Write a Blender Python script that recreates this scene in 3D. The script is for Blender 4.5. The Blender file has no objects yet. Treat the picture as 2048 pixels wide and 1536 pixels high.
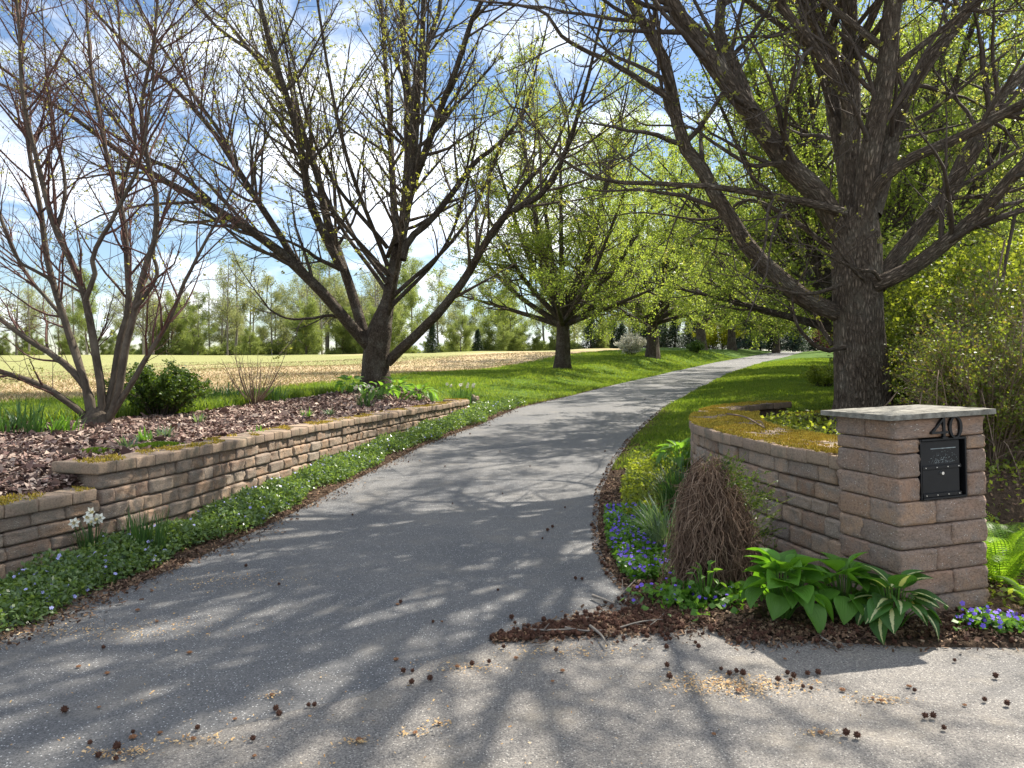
import bpy, bmesh, math, random
import numpy as np
from mathutils import Vector, Matrix, Quaternion

SC = bpy.context.scene
COL = SC.collection
R = math.radians

# ------------------------------------------------------------------ camera
H = 1.57
F = 1540.0
PITCH = math.atan(38.0 / F)
cam = bpy.data.cameras.new('camera')
cam.sensor_width = 36.0
cam.lens = F / 2048.0 * 36.0
cam.clip_start = 0.05
cam.clip_end = 2000.0
camo = bpy.data.objects.new('camera', cam)
COL.objects.link(camo)
camo.location = (0, 0, H)
camo.rotation_euler = (math.pi / 2 - PITCH, 0, 0)
SC.camera = camo

# ------------------------------------------------------------------ sky
SUN_EL = R(49.0)
SUN_AZ = math.atan2(0.82, 0.76)          # from +Y towards +X
world = bpy.data.worlds.new('World')
SC.world = world
world.use_nodes = True
wt = world.node_tree
for n in list(wt.nodes):
    wt.nodes.remove(n)
def WN(t, **k):
    n = wt.nodes.new(t)
    for a, b in k.items():
        setattr(n, a, b)
    return n
w_out = WN('ShaderNodeOutputWorld')
w_bg = WN('ShaderNodeBackground')
w_bg.inputs['Strength'].default_value = 0.078
sky = WN('ShaderNodeTexSky', sky_type='NISHITA')
sky.sun_disc = False
sky.sun_elevation = SUN_EL
sky.sun_rotation = SUN_AZ
sky.air_density = 1.0
sky.dust_density = 0.3
sky.ozone_density = 3.0
w_tc = WN('ShaderNodeTexCoord')
w_sep = WN('ShaderNodeSeparateXYZ')
wt.links.new(w_tc.outputs['Generated'], w_sep.inputs[0])
w_add = WN('ShaderNodeMath', operation='ADD'); w_add.inputs[1].default_value = 0.22
wt.links.new(w_sep.outputs['Z'], w_add.inputs[0])
w_max = WN('ShaderNodeMath', operation='MAXIMUM'); w_max.inputs[1].default_value = 0.05
wt.links.new(w_add.outputs[0], w_max.inputs[0])
w_dx = WN('ShaderNodeMath', operation='DIVIDE'); w_dy = WN('ShaderNodeMath', operation='DIVIDE')
wt.links.new(w_sep.outputs['X'], w_dx.inputs[0]); wt.links.new(w_max.outputs[0], w_dx.inputs[1])
wt.links.new(w_sep.outputs['Y'], w_dy.inputs[0]); wt.links.new(w_max.outputs[0], w_dy.inputs[1])
w_cmb = WN('ShaderNodeCombineXYZ')
wt.links.new(w_dx.outputs[0], w_cmb.inputs[0]); wt.links.new(w_dy.outputs[0], w_cmb.inputs[1])
w_cmb.inputs[2].default_value = 3.7
w_n = WN('ShaderNodeTexNoise')
w_n.inputs['Scale'].default_value = 1.5
w_n.inputs['Detail'].default_value = 9.0
w_n.inputs['Roughness'].default_value = 0.58
w_n.inputs['Distortion'].default_value = 0.35
wt.links.new(w_cmb.outputs[0], w_n.inputs['Vector'])
w_rmp = WN('ShaderNodeValToRGB')
w_rmp.color_ramp.elements[0].position = 0.46
w_rmp.color_ramp.elements[1].position = 0.60
wt.links.new(w_n.outputs['Fac'], w_rmp.inputs[0])
w_n2 = WN('ShaderNodeTexNoise')
w_n2.inputs['Scale'].default_value = 3.1
w_n2.inputs['Detail'].default_value = 6.0
wt.links.new(w_cmb.outputs[0], w_n2.inputs['Vector'])
w_crm = WN('ShaderNodeValToRGB')
w_crm.color_ramp.elements[0].position = 0.35
w_crm.color_ramp.elements[0].color = (6.4, 7.2, 8.6, 1)
w_crm.color_ramp.elements[1].position = 0.62
w_crm.color_ramp.elements[1].color = (12.5, 12.8, 13.3, 1)
wt.links.new(w_n2.outputs['Fac'], w_crm.inputs[0])
w_mix = WN('ShaderNodeMix', data_type='RGBA')
wt.links.new(w_rmp.outputs['Color'], w_mix.inputs['Factor'])
wt.links.new(sky.outputs[0], w_mix.inputs[6])
wt.links.new(w_crm.outputs[0], w_mix.inputs[7])
wt.links.new(w_mix.outputs[2], w_bg.inputs['Color'])
wt.links.new(w_bg.outputs[0], w_out.inputs['Surface'])

# ------------------------------------------------------------------ sun
SUN = Vector((math.sin(SUN_AZ) * math.cos(SUN_EL), math.cos(SUN_AZ) * math.cos(SUN_EL), math.sin(SUN_EL)))
sl = bpy.data.lights.new('sun', 'SUN')
sl.energy = 5.0
sl.angle = R(0.45)
sl.color = (1.0, 0.93, 0.82)
so = bpy.data.objects.new('sun', sl)
COL.objects.link(so)
so.rotation_euler = (-SUN).to_track_quat('-Z', 'Y').to_euler()
so.location = SUN * 60

# ------------------------------------------------------------------ exposure
SC.view_settings.view_transform = 'Standard'
SC.view_settings.look = 'None'
SC.view_settings.exposure = 1.12
SC.view_settings.gamma = 1.0
SC.view_settings.use_curve_mapping = False
SC.render.engine = 'CYCLES'
SC.cycles.max_bounces = 6
SC.cycles.diffuse_bounces = 3
SC.cycles.glossy_bounces = 2
SC.cycles.transmission_bounces = 4
SC.cycles.caustics_reflective = False
SC.cycles.caustics_refractive = False

# ================================================================== helpers
rng = np.random.default_rng(7)
random.seed(7)

def ray(px, py):
    cx = (px - 1024.0) / F
    cy = (768.0 - py) / F
    c, s = math.cos(PITCH), math.sin(PITCH)
    return np.array([cx, c + cy * s, -s + cy * c])

def P(px, py, d):
    """world point seen at a photograph pixel, d metres ahead"""
    v = ray(px, py)
    return np.array([0, 0, H]) + v * (d / v[1])

def ss(a, b, x):
    t = np.clip((np.asarray(x, float) - a) / (b - a), 0, 1)
    return t * t * (3 - 2 * t)

def interp(x, xs, ys):
    return np.interp(x, xs, ys)

def link(o, parent=None):
    COL.objects.link(o)
    if parent is not None:
        o.parent = parent
    return o

def tag(o, label=None, cat=None, group=None, kind=None):
    if label: o['label'] = label
    if cat: o['category'] = cat
    if group: o['group'] = group
    if kind: o['kind'] = kind
    return o

def empty(name, loc=(0, 0, 0), rz=0.0):
    o = bpy.data.objects.new(name, None)
    o.empty_display_size = 0.2
    o.location = loc
    o.rotation_euler = (0, 0, rz)
    COL.objects.link(o)
    return o

def mesh_np(name, V, Q=None, T=None, smooth=False, bk=None, mat=None):
    V = np.ascontiguousarray(V, dtype=np.float32).reshape(-1, 3)
    me = bpy.data.meshes.new(name)
    nq = 0 if Q is None else len(Q)
    nt = 0 if T is None else len(T)
    loops = []
    if nq: loops.append(np.asarray(Q, np.int32).reshape(-1))
    if nt: loops.append(np.asarray(T, np.int32).reshape(-1))
    lp = np.concatenate(loops)
    st = np.concatenate([np.arange(nq, dtype=np.int32) * 4, nq * 4 + np.arange(nt, dtype=np.int32) * 3])
    tt = np.concatenate([np.full(nq, 4, np.int32), np.full(nt, 3, np.int32)])
    me.vertices.add(len(V)); me.vertices.foreach_set('co', V.reshape(-1))
    me.loops.add(len(lp)); me.loops.foreach_set('vertex_index', lp.astype(np.int32))
    me.polygons.add(nq + nt)
    me.polygons.foreach_set('loop_start', st.astype(np.int32))
    me.polygons.foreach_set('loop_total', tt)
    if smooth:
        me.polygons.foreach_set('use_smooth', np.ones(nq + nt, bool))
    if bk is not None:
        a = me.attributes.new('bk', 'FLOAT_VECTOR', 'POINT')
        a.data.foreach_set('vector', np.ascontiguousarray(bk, np.float32).reshape(-1))
    me.update(calc_edges=True)
    if mat is not None:
        me.materials.append(mat)
    return me

def obj(name, me, parent=None):
    o = bpy.data.objects.new(name, me)
    return link(o, parent)

def nrm(v):
    return v / np.maximum(np.linalg.norm(v, axis=-1, keepdims=True), 1e-9)

# ------------------------------------------------------------------ tubes
def tubes(Pp, Rr, s):
    """Pp (m,n,3) Rr (m,n) -> verts, quads, bark coordinates"""
    m, n, _ = Pp.shape
    T = np.empty_like(Pp)
    T[:, 1:-1] = Pp[:, 2:] - Pp[:, :-2]
    T[:, 0] = Pp[:, 1] - Pp[:, 0]
    T[:, -1] = Pp[:, -1] - Pp[:, -2]
    T = nrm(T)
    mt = nrm(Pp[:, -1] - Pp[:, 0])
    ref = np.where(np.abs(mt[:, 2:3]) < 0.75, np.array([[0, 0, 1.0]]), np.array([[1.0, 0, 0]]))
    U = nrm(np.cross(T, ref[:, None, :]))
    W = np.cross(T, U)
    a = np.arange(s) * 2 * math.pi / s
    ca, sa = np.cos(a), np.sin(a)
    ring = U[:, :, None, :] * ca[None, None, :, None] + W[:, :, None, :] * sa[None, None, :, None]
    V = Pp[:, :, None, :] + ring * Rr[:, :, None, None]
    L = np.concatenate([np.zeros((m, 1)), np.cumsum(np.linalg.norm(np.diff(Pp, axis=1), axis=2), axis=1)], 1)
    off = np.arange(m)[:, None] * 3.17
    bk = np.stack([Rr[:, :, None] * ca + off[:, :, None] * 0, Rr[:, :, None] * sa + 0 * off[:, :, None],
                   np.repeat((L + off)[:, :, None], s, 2)], -1)
    i = np.arange(m)[:, None, None] * (n * s)
    j = np.arange(n - 1)[None, :, None] * s
    k = np.arange(s)[None, None, :]
    k2 = (k + 1) % s
    Q = np.stack([i + j + k, i + j + k2, i + j + s + k2, i + j + s + k], -1).reshape(-1, 4)
    return V.reshape(-1, 3), Q, bk.reshape(-1, 3)

def join(parts):
    Vs, Qs, Bs, o = [], [], [], 0
    for V, Q, B in parts:
        Vs.append(V); Qs.append(Q + o); Bs.append(B); o += len(V)
    return np.concatenate(Vs), np.concatenate(Qs), np.concatenate(Bs)

def catmull(pts, n):
    pts = np.asarray(pts, float)
    if len(pts) < 3:
        t = np.linspace(0, 1, n)[:, None]
        return pts[0] * (1 - t) + pts[-1] * t
    p = np.vstack([2 * pts[0] - pts[1], pts, 2 * pts[-1] - pts[-2]])
    seg = np.linalg.norm(np.diff(pts, axis=0)[:, :3], axis=1)
    cum = np.concatenate([[0], np.cumsum(seg)])
    u = np.linspace(0, cum[-1], n)
    out = []
    for x in u:
        k = min(max(np.searchsorted(cum, x, side='right') - 1, 0), len(pts) - 2)
        t = (x - cum[k]) / max(seg[k], 1e-9)
        a, b, c, d = p[k], p[k + 1], p[k + 2], p[k + 3]
        out.append(0.5 * (2 * b + (c - a) * t + (2 * a - 5 * b + 4 * c - d) * t * t + (-a + 3 * b - 3 * c + d) * t ** 3))
    return np.array(out)

def spawn(g, Pp, Rr, per_m, t0, t1, ang, lf, lmin, lmax, n, up, wig, rr, r_end, rmax, curl=0.0):
    m, n0, _ = Pp.shape
    Lt = np.linalg.norm(np.diff(Pp, axis=1), axis=2).sum(1)
    c = np.floor(per_m * Lt * (t1 - t0) + g.random(m)).astype(int)
    idx = np.repeat(np.arange(m), c)
    k = len(idx)
    if k == 0:
        return np.zeros((0, n, 3)), np.zeros((0, n))
    t = g.uniform(t0, t1, k)
    f = t * (n0 - 1)
    i0 = np.minimum(f.astype(int), n0 - 2)
    w = (f - i0)[:, None]
    p0 = Pp[idx, i0] * (1 - w) + Pp[idx, i0 + 1] * w
    r0 = Rr[idx, i0] * (1 - w[:, 0]) + Rr[idx, i0 + 1] * w[:, 0]
    tan = nrm(Pp[idx, i0 + 1] - Pp[idx, i0])
    rnd = g.normal(size=(k, 3))
    perp = nrm(rnd - tan * (rnd * tan).sum(1, keepdims=True))
    a = np.radians(g.uniform(ang[0], ang[1], k))[:, None]
    d = nrm(tan * np.cos(a) + perp * np.sin(a))
    L = np.clip(Lt[idx] * g.uniform(lf[0], lf[1], k) * (1.15 - 0.7 * t), lmin, lmax) * g.uniform(0.75, 1.2, k)
    st = (L / (n - 1))[:, None]
    out = np.empty((k, n, 3)); out[:, 0] = p0
    bend = nrm(g.normal(size=(k, 3))) * curl
    for q in range(1, n):
        d = nrm(d + np.array([0, 0, up]) + g.normal(size=(k, 3)) * wig + bend)
        out[:, q] = out[:, q - 1] + d * st
    rs = np.minimum(r0 * rr, rmax)
    rs = np.maximum(rs, r_end)
    rad = rs[:, None] * (1 - np.linspace(0, 1, n)[None, :]) + r_end * np.linspace(0, 1, n)[None, :]
    return out, rad

# ------------------------------------------------------------------ leaves
def leaf_quads(g, pos, size, upb=0.4, wid=0.62, dirs=None):
    k = len(pos)
    nor = nrm(g.normal(size=(k, 3)) + np.array([0, 0, upb]))
    ax = g.normal(size=(k, 3)) if dirs is None else dirs + g.normal(size=(k, 3)) * 0.45
    ax = nrm(ax - nor * (ax * nor).sum(1, keepdims=True))
    sd = np.cross(nor, ax)
    s = (size * g.uniform(0.65, 1.3, k))[:, None] if np.isscalar(size) else (size * g.uniform(0.7, 1.25, k))[:, None]
    w = s * wid * 0.5
    V = np.stack([pos, pos + ax * s * 0.5 + sd * w + nor * s * 0.08, pos + ax * s, pos + ax * s * 0.5 - sd * w + nor * s * 0.08], 1)
    Q = np.arange(k * 4).reshape(-1, 4)
    return V.reshape(-1, 3), Q

def along(g, Pp, k, t0=0.1, t1=1.0):
    m, n0, _ = Pp.shape
    idx = g.integers(0, m, k)
    f = g.uniform(t0, t1, k) * (n0 - 1)
    i0 = np.minimum(f.astype(int), n0 - 2)
    w = (f - i0)[:, None]
    return Pp[idx, i0] * (1 - w) + Pp[idx, i0 + 1] * w, nrm(Pp[idx, i0 + 1] - Pp[idx, i0])

def blades(g, pos, h, w, lean, segs=1, az=None, droop=0.6):
    """grass-like blades: segs 1 = one triangle each"""
    k = len(pos)
    az = g.uniform(0, 2 * math.pi, k) if az is None else az
    hh = h * g.uniform(0.6, 1.25, k) if np.isscalar(h) else h
    ww = np.broadcast_to(np.asarray(w, float), (k,))
    ln = lean * g.uniform(0.1, 1.0, k)
    dx = np.stack([np.cos(az), np.sin(az), 0 * az], 1)
    sx = np.stack([-np.sin(az), np.cos(az), 0 * az], 1)
    if segs == 1:
        tw = g.uniform(0, math.pi, k)
        sx = np.stack([np.cos(tw), np.sin(tw), 0 * tw], 1)
        V = np.stack([pos - sx * ww[:, None] / 2, pos + sx * ww[:, None] / 2,
                      pos + dx * (hh * ln)[:, None] + np.array([0, 0, 1.0]) * hh[:, None]], 1)
        return V.reshape(-1, 3), None, np.arange(k * 3).reshape(-1, 3)
    rows = []
    for i in range(segs + 1):
        t = i / segs
        wid = ww * (1 - t ** 3 * 0.9) * 0.5
        c = pos + dx * (hh * ln * (t ** 1.8))[:, None] + np.array([0, 0, 1.0]) * (hh * (t - droop * ln * t ** 3 * 0.5))[:, None]
        rows.append(c - sx * wid[:, None]); rows.append(c + sx * wid[:, None])
    V = np.stack(rows, 1)
    nv = 2 * (segs + 1)
    b = np.arange(k)[:, None, None] * nv
    q = np.array([[2 * i, 2 * i + 1, 2 * i + 3, 2 * i + 2] for i in range(segs)])[None]
    return V.reshape(-1, 3), (b + q).reshape(-1, 4), None

# ================================================================== materials
def newmat(name):
    m = bpy.data.materials.new(name)
    m.use_nodes = True
    nt = m.node_tree
    for n in list(nt.nodes):
        nt.nodes.remove(n)
    out = nt.nodes.new('ShaderNodeOutputMaterial')
    return m, nt, out

def N(nt, t, ins=None, **k):
    n = nt.nodes.new(t)
    for a, b in k.items():
        setattr(n, a, b)
    if ins:
        for a, b in ins.items():
            if hasattr(b, 'is_linked'):
                nt.links.new(b, n.inputs[a])
            else:
                n.inputs[a].default_value = b
    return n

def ramp(nt, fac, stops):
    n = nt.nodes.new('ShaderNodeValToRGB')
    e = n.color_ramp.elements
    while len(e) < len(stops):
        e.new(0.5)
    for x, (p, c) in zip(e, stops):
        x.position = p
        x.color = (c[0], c[1], c[2], 1)
    nt.links.new(fac, n.inputs[0])
    return n.outputs[0]

def mixc(nt, fac, a, b, mode='MIX'):
    n = nt.nodes.new('ShaderNodeMix')
    n.data_type = 'RGBA'; n.blend_type = mode
    for s, v in ((n.inputs['Factor'], fac), (n.inputs[6], a), (n.inputs[7], b)):
        if hasattr(v, 'is_linked'):
            nt.links.new(v, s)
        elif isinstance(v, (int, float)):
            s.default_value = v
        else:
            s.default_value = (v[0], v[1], v[2], 1)
    return n.outputs[2]

def noise(nt, vec, scale, detail=4, rough=0.55, dist=0.0):
    n = N(nt, 'ShaderNodeTexNoise', {'Scale': scale, 'Detail': detail, 'Roughness': rough, 'Distortion': dist})
    if vec is not None:
        nt.links.new(vec, n.inputs['Vector'])
    return n.outputs['Fac']

def pos_vec(nt, scale=(1, 1, 1), local=False):
    if local:
        v = N(nt, 'ShaderNodeTexCoord').outputs['Object']
    else:
        v = N(nt, 'ShaderNodeNewGeometry').outputs['Position']
    if scale != (1, 1, 1):
        v = N(nt, 'ShaderNodeMapping', {'Vector': v, 'Scale': scale}).outputs[0]
    return v

def bump(nt, h, strength, dist, nor=None):
    b = N(nt, 'ShaderNodeBump', {'Height': h, 'Strength': strength, 'Distance': dist})
    if nor is not None:
        nt.links.new(nor, b.inputs['Normal'])
    return b.outputs[0]

def principled(nt, out, col, rough=0.8, nor=None, spec=0.3, metal=0.0):
    p = nt.nodes.new('ShaderNodeBsdfPrincipled')
    for k, v in (('Base Color', col), ('Roughness', rough), ('Specular IOR Level', spec), ('Metallic', metal)):
        if hasattr(v, 'is_linked'):
            nt.links.new(v, p.inputs[k])
        elif isinstance(v, (int, float)):
            p.inputs[k].default_value = v
        else:
            p.inputs[k].default_value = (v[0], v[1], v[2], 1)
    if nor is not None:
        nt.links.new(nor, p.inputs['Normal'])
    nt.links.new(p.outputs[0], out.inputs['Surface'])
    return p

def leafmat(name, cols, trans=0.5, rough=0.45, spec=0.35, tcol=None, patch=None):
    m, nt, out = newmat(name)
    rnd = N(nt, 'ShaderNodeNewGeometry').outputs['Random Per Island']
    st = [(i / max(len(cols) - 1, 1), c) for i, c in enumerate(cols)]
    c = ramp(nt, rnd, st)
    if patch:
        c = mixc(nt, ramp(nt, noise(nt, pos_vec(nt), 0.8, 5, .7), [(0.45, (0, 0, 0)), (0.68, (1, 1, 1))]), c, patch)
    p = nt.nodes.new('ShaderNodeBsdfPrincipled')
    nt.links.new(c, p.inputs['Base Color'])
    p.inputs['Roughness'].default_value = rough
    p.inputs['Specular IOR Level'].default_value = spec
    t = nt.nodes.new('ShaderNodeBsdfTranslucent')
    tc = mixc(nt, 1.0, c, tcol or (2.1, 2.0, 0.8), 'MULTIPLY')
    nt.links.new(tc, t.inputs['Color'])
    mx = N(nt, 'ShaderNodeMixShader', {0: trans, 1: p.outputs[0], 2: t.outputs[0]})
    nt.links.new(mx.outputs[0], out.inputs['Surface'])
    return m

def islandmat(name, cols, rough=0.85, spec=0.2, local_noise=0):
    m, nt, out = newmat(name)
    rnd = N(nt, 'ShaderNodeNewGeometry').outputs['Random Per Island']
    c = ramp(nt, rnd, [(i / max(len(cols) - 1, 1), k) for i, k in enumerate(cols)])
    principled(nt, out, c, rough, None, spec)
    return m

def plainmat(name, col, rough=0.7, spec=0.3, var=0.25, scale=12.0, bumps=0.0, metal=0.0, local=True):
    m, nt, out = newmat(name)
    v = pos_vec(nt, local=local)
    f = noise(nt, v, scale, 5)
    c = ramp(nt, f, [(0.3, tuple(x * (1 - var) for x in col)), (0.7, tuple(min(x * (1 + var), 1) for x in col))])
    nor = bump(nt, noise(nt, v, scale * 6, 3), bumps, 0.01) if bumps else None
    principled(nt, out, c, rough, nor, spec, metal)
    return m

def asphalt(name, dark, light, fleck, fthr, warm):
    m, nt, out = newmat(name)
    v = pos_vec(nt)
    big = noise(nt, v, 0.9, 5, 0.6)
    fine = noise(nt, v, 120, 4, 0.8)
    c = ramp(nt, fine, [(0.36, dark), (0.64, light)])
    c = mixc(nt, ramp(nt, big, [(0.35, (0, 0, 0)), (0.75, (1, 1, 1))]), c, mixc(nt, 1.0, c, (1.5, 1.43, 1.32), 'MULTIPLY'))
    vor = N(nt, 'ShaderNodeTexVoronoi', {'Vector': v, 'Scale': 70.0})
    sel = N(nt, 'ShaderNodeMath', {0: vor.outputs['Distance'], 1: 0.24}, operation='LESS_THAN').outputs[0]
    rs = N(nt, 'ShaderNodeSeparateColor', {0: vor.outputs['Color']}).outputs[0]
    sel2 = N(nt, 'ShaderNodeMath', {0: rs, 1: fthr}, operation='GREATER_THAN').outputs[0]
    sm = N(nt, 'ShaderNodeMath', {0: sel, 1: sel2}, operation='MULTIPLY').outputs[0]
    c = mixc(nt, sm, c, fleck)
    st = ramp(nt, noise(nt, pos_vec(nt, (1, 1, 1)), 2.3, 7, 0.65), [(0.52, (0, 0, 0)), (0.72, (1, 1, 1))])
    stf = N(nt, 'ShaderNodeMath', {0: st, 1: 0.45}, operation='MULTIPLY').outputs[0]
    c = mixc(nt, stf, c, warm)
    nor = bump(nt, fine, 0.7, 0.006)
    principled(nt, out, c, 0.8, nor, 0.35)
    return m

M = {}
M['drive'] = asphalt('drive_asphalt', (0.042, 0.044, 0.048), (0.168, 0.168, 0.168), (0.5, 0.5, 0.49), 0.66, (0.2, 0.18, 0.15))
M['road'] = asphalt('road_asphalt', (0.04, 0.04, 0.043), (0.245, 0.23, 0.21), (0.42, 0.4, 0.36), 0.6, (0.27, 0.23, 0.17))

def groundmat(name, stops, scale, stops2=None, scale2=0.4, bs=40, bst=0.6):
    m, nt, out = newmat(name)
    v = pos_vec(nt)
    f = noise(nt, v, scale, 6, 0.65)
    c = ramp(nt, f, stops)
    if stops2:
        f2 = noise(nt, v, scale2, 4, 0.6)
        c = mixc(nt, ramp(nt, f2, [(0.4, (0, 0, 0)), (0.62, (1, 1, 1))]), c, ramp(nt, f, stops2))
    nor = bump(nt, noise(nt, v, bs, 5, 0.7), bst, 0.03)
    principled(nt, out, c, 0.95, nor, 0.1)
    return m
M['lawn'] = groundmat('lawn_turf', [(0.3, (0.035, 0.075, 0.012)), (0.7, (0.085, 0.16, 0.02))], 9.0,
                      [(0.3, (0.05, 0.09, 0.015)), (0.7, (0.12, 0.18, 0.03))], 0.35, 60)
M['mulch'] = groundmat('mulch_ground', [(0.3, (0.05, 0.03, 0.025)), (0.55, (0.16, 0.1, 0.08)), (0.75, (0.3, 0.21, 0.16))], 38.0, None, 1, 45, 1.0)
M['soil'] = groundmat('bed_soil', [(0.3, (0.035, 0.025, 0.018)), (0.6, (0.11, 0.075, 0.05)), (0.8, (0.22, 0.155, 0.10))], 30.0, None, 1, 55, 1.0)

def fieldmat():
    m, nt, out = newmat('field_stubble')
    v = pos_vec(nt)
    # bands follow the sowing direction (parallel to the far drive)
    rot = N(nt, 'ShaderNodeMapping', {'Vector': v, 'Rotation': (0, 0, R(24)), 'Scale': (1, 1, 1)}).outputs[0]
    band = N(nt, 'ShaderNodeMapping', {'Vector': rot, 'Scale': (0.10, 0.02, 1)}).outputs[0]
    f1 = noise(nt, band, 1.0, 4, 0.55, 0.4)
    fine = noise(nt, v, 7.0, 5, 0.75)
    straw = ramp(nt, fine, [(0.3, (0.24, 0.16, 0.085)), (0.55, (0.48, 0.37, 0.22)), (0.75, (0.66, 0.54, 0.36))])
    green = ramp(nt, fine, [(0.3, (0.13, 0.12, 0.055)), (0.52, (0.26, 0.27, 0.10)), (0.75, (0.46, 0.41, 0.23))])
    patch = noise(nt, v, 0.22, 5, 0.65)
    s = N(nt, 'ShaderNodeMath', {0: f1, 1: N(nt, 'ShaderNodeMath', {0: patch, 1: 0.35}, operation='MULTIPLY').outputs[0]}, operation='ADD').outputs[0]
    # straw lies thick along the near margin
    sx = N(nt, 'ShaderNodeSeparateXYZ', {0: rot}).outputs
    att = N(nt, 'ShaderNodeAttribute', attribute_name='margin').outputs['Fac']
    tot = N(nt, 'ShaderNodeMath', {0: s, 1: N(nt, 'ShaderNodeMath', {0: att, 1: -0.36}, operation='MULTIPLY').outputs[0]}, operation='ADD').outputs[0]
    fac = ramp(nt, tot, [(0.42, (0, 0, 0)), (0.56, (1, 1, 1))])
    c = mixc(nt, fac, straw, green)
    principled(nt, out, c, 0.95, bump(nt, fine, 0.8, 0.06), 0.1)
    return m
M['field'] = fieldmat()

def blockmat(name, cols, grey):
    m, nt, out = newmat(name)
    v = pos_vec(nt, local=True)
    oi = N(nt, 'ShaderNodeObjectInfo').outputs['Random']
    off = N(nt, 'ShaderNodeCombineXYZ', {0: N(nt, 'ShaderNodeMath', {0: oi, 1: 37.0}, operation='MULTIPLY').outputs[0]}).outputs[0]
    vv = N(nt, 'ShaderNodeVectorMath', {0: v, 1: off}, operation='ADD').outputs[0]
    base = ramp(nt, oi, [(i / (len(cols) - 1), c) for i, c in enumerate(cols)])
    mid = noise(nt, vv, 9.0, 4, 0.6)
    c = mixc(nt, ramp(nt, mid, [(0.4, (0, 0, 0)), (0.68, (1, 1, 1))]), base, grey)
    fine = noise(nt, vv, 85.0, 4, 0.75)
    c = mixc(nt, 1.0, c, ramp(nt, fine, [(0.3, (0.55, 0.52, 0.5)), (0.5, (1, 1, 1)), (0.75, (1.35, 1.3, 1.25))]), 'MULTIPLY')
    vor = N(nt, 'ShaderNodeTexVoronoi', {'Vector': vv, 'Scale': 95.0})
    sel = N(nt, 'ShaderNodeMath', {0: vor.outputs['Distance'], 1: 0.22}, operation='LESS_THAN').outputs[0]
    rs = N(nt, 'ShaderNodeSeparateColor', {0: vor.outputs['Color']}).outputs[1]
    sm = N(nt, 'ShaderNodeMath', {0: sel, 1: N(nt, 'ShaderNodeMath', {0: rs, 1: 0.86}, operation='GREATER_THAN').outputs[0]}, operation='MULTIPLY').outputs[0]
    c = mixc(nt, sm, c, (0.62, 0.57, 0.5))
    h1 = noise(nt, vv, 34.0, 5, 0.75)
    nor = bump(nt, h1, 0.75, 0.012)
    nor = bump(nt, fine, 0.5, 0.004, nor)
    principled(nt, out, c, 0.9, nor, 0.2)
    return m
M['block'] = blockmat('split_face_block', [(0.23, 0.145, 0.095), (0.38, 0.265, 0.18), (0.29, 0.19, 0.135), (0.22, 0.17, 0.135), (0.41, 0.29, 0.2), (0.31, 0.255, 0.205)], (0.25, 0.21, 0.17))
M['pblock'] = blockmat('pillar_block', [(0.29, 0.19, 0.13), (0.40, 0.27, 0.18), (0.33, 0.215, 0.15), (0.26, 0.19, 0.145), (0.36, 0.25, 0.18)], (0.25, 0.2, 0.165))

def capmat():
    m, nt, out = newmat('cap_block')
    v = pos_vec(nt)
    fine = noise(nt, v, 70.0, 4, 0.75)
    oi = N(nt, 'ShaderNodeObjectInfo').outputs['Random']
    c = ramp(nt, oi, [(0, (0.28, 0.21, 0.15)), (0.5, (0.34, 0.25, 0.18)), (1, (0.25, 0.19, 0.145))])
    c = mixc(nt, 1.0, c, ramp(nt, fine, [(0.3, (0.55, 0.53, 0.5)), (0.5, (1, 1, 1)), (0.75, (1.3, 1.28, 1.25))]), 'MULTIPLY')
    lich = ramp(nt, noise(nt, v, 6.0, 6, 0.7), [(0.5, (0, 0, 0)), (0.62, (1, 1, 1))])
    c = mixc(nt, N(nt, 'ShaderNodeMath', {0: lich, 1: 0.6}, operation='MULTIPLY').outputs[0], c, (0.16, 0.15, 0.11))
    nor = bump(nt, noise(nt, v, 40.0, 5, 0.7), 0.5, 0.006)
    principled(nt, out, c, 0.92, nor, 0.15)
    return m
M['cap'] = capmat()
M['moss'] = islandmat('golden_moss', [(0.20, 0.13, 0.02), (0.50, 0.36, 0.05), (0.34, 0.27, 0.04), (0.62, 0.46, 0.08), (0.2, 0.18, 0.03), (0.42, 0.28, 0.05)], 0.9, 0.1)
M['gmoss'] = islandmat('green_moss', [(0.10, 0.16, 0.015), (0.22, 0.34, 0.03), (0.16, 0.22, 0.02)], 0.9, 0.1)

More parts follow.
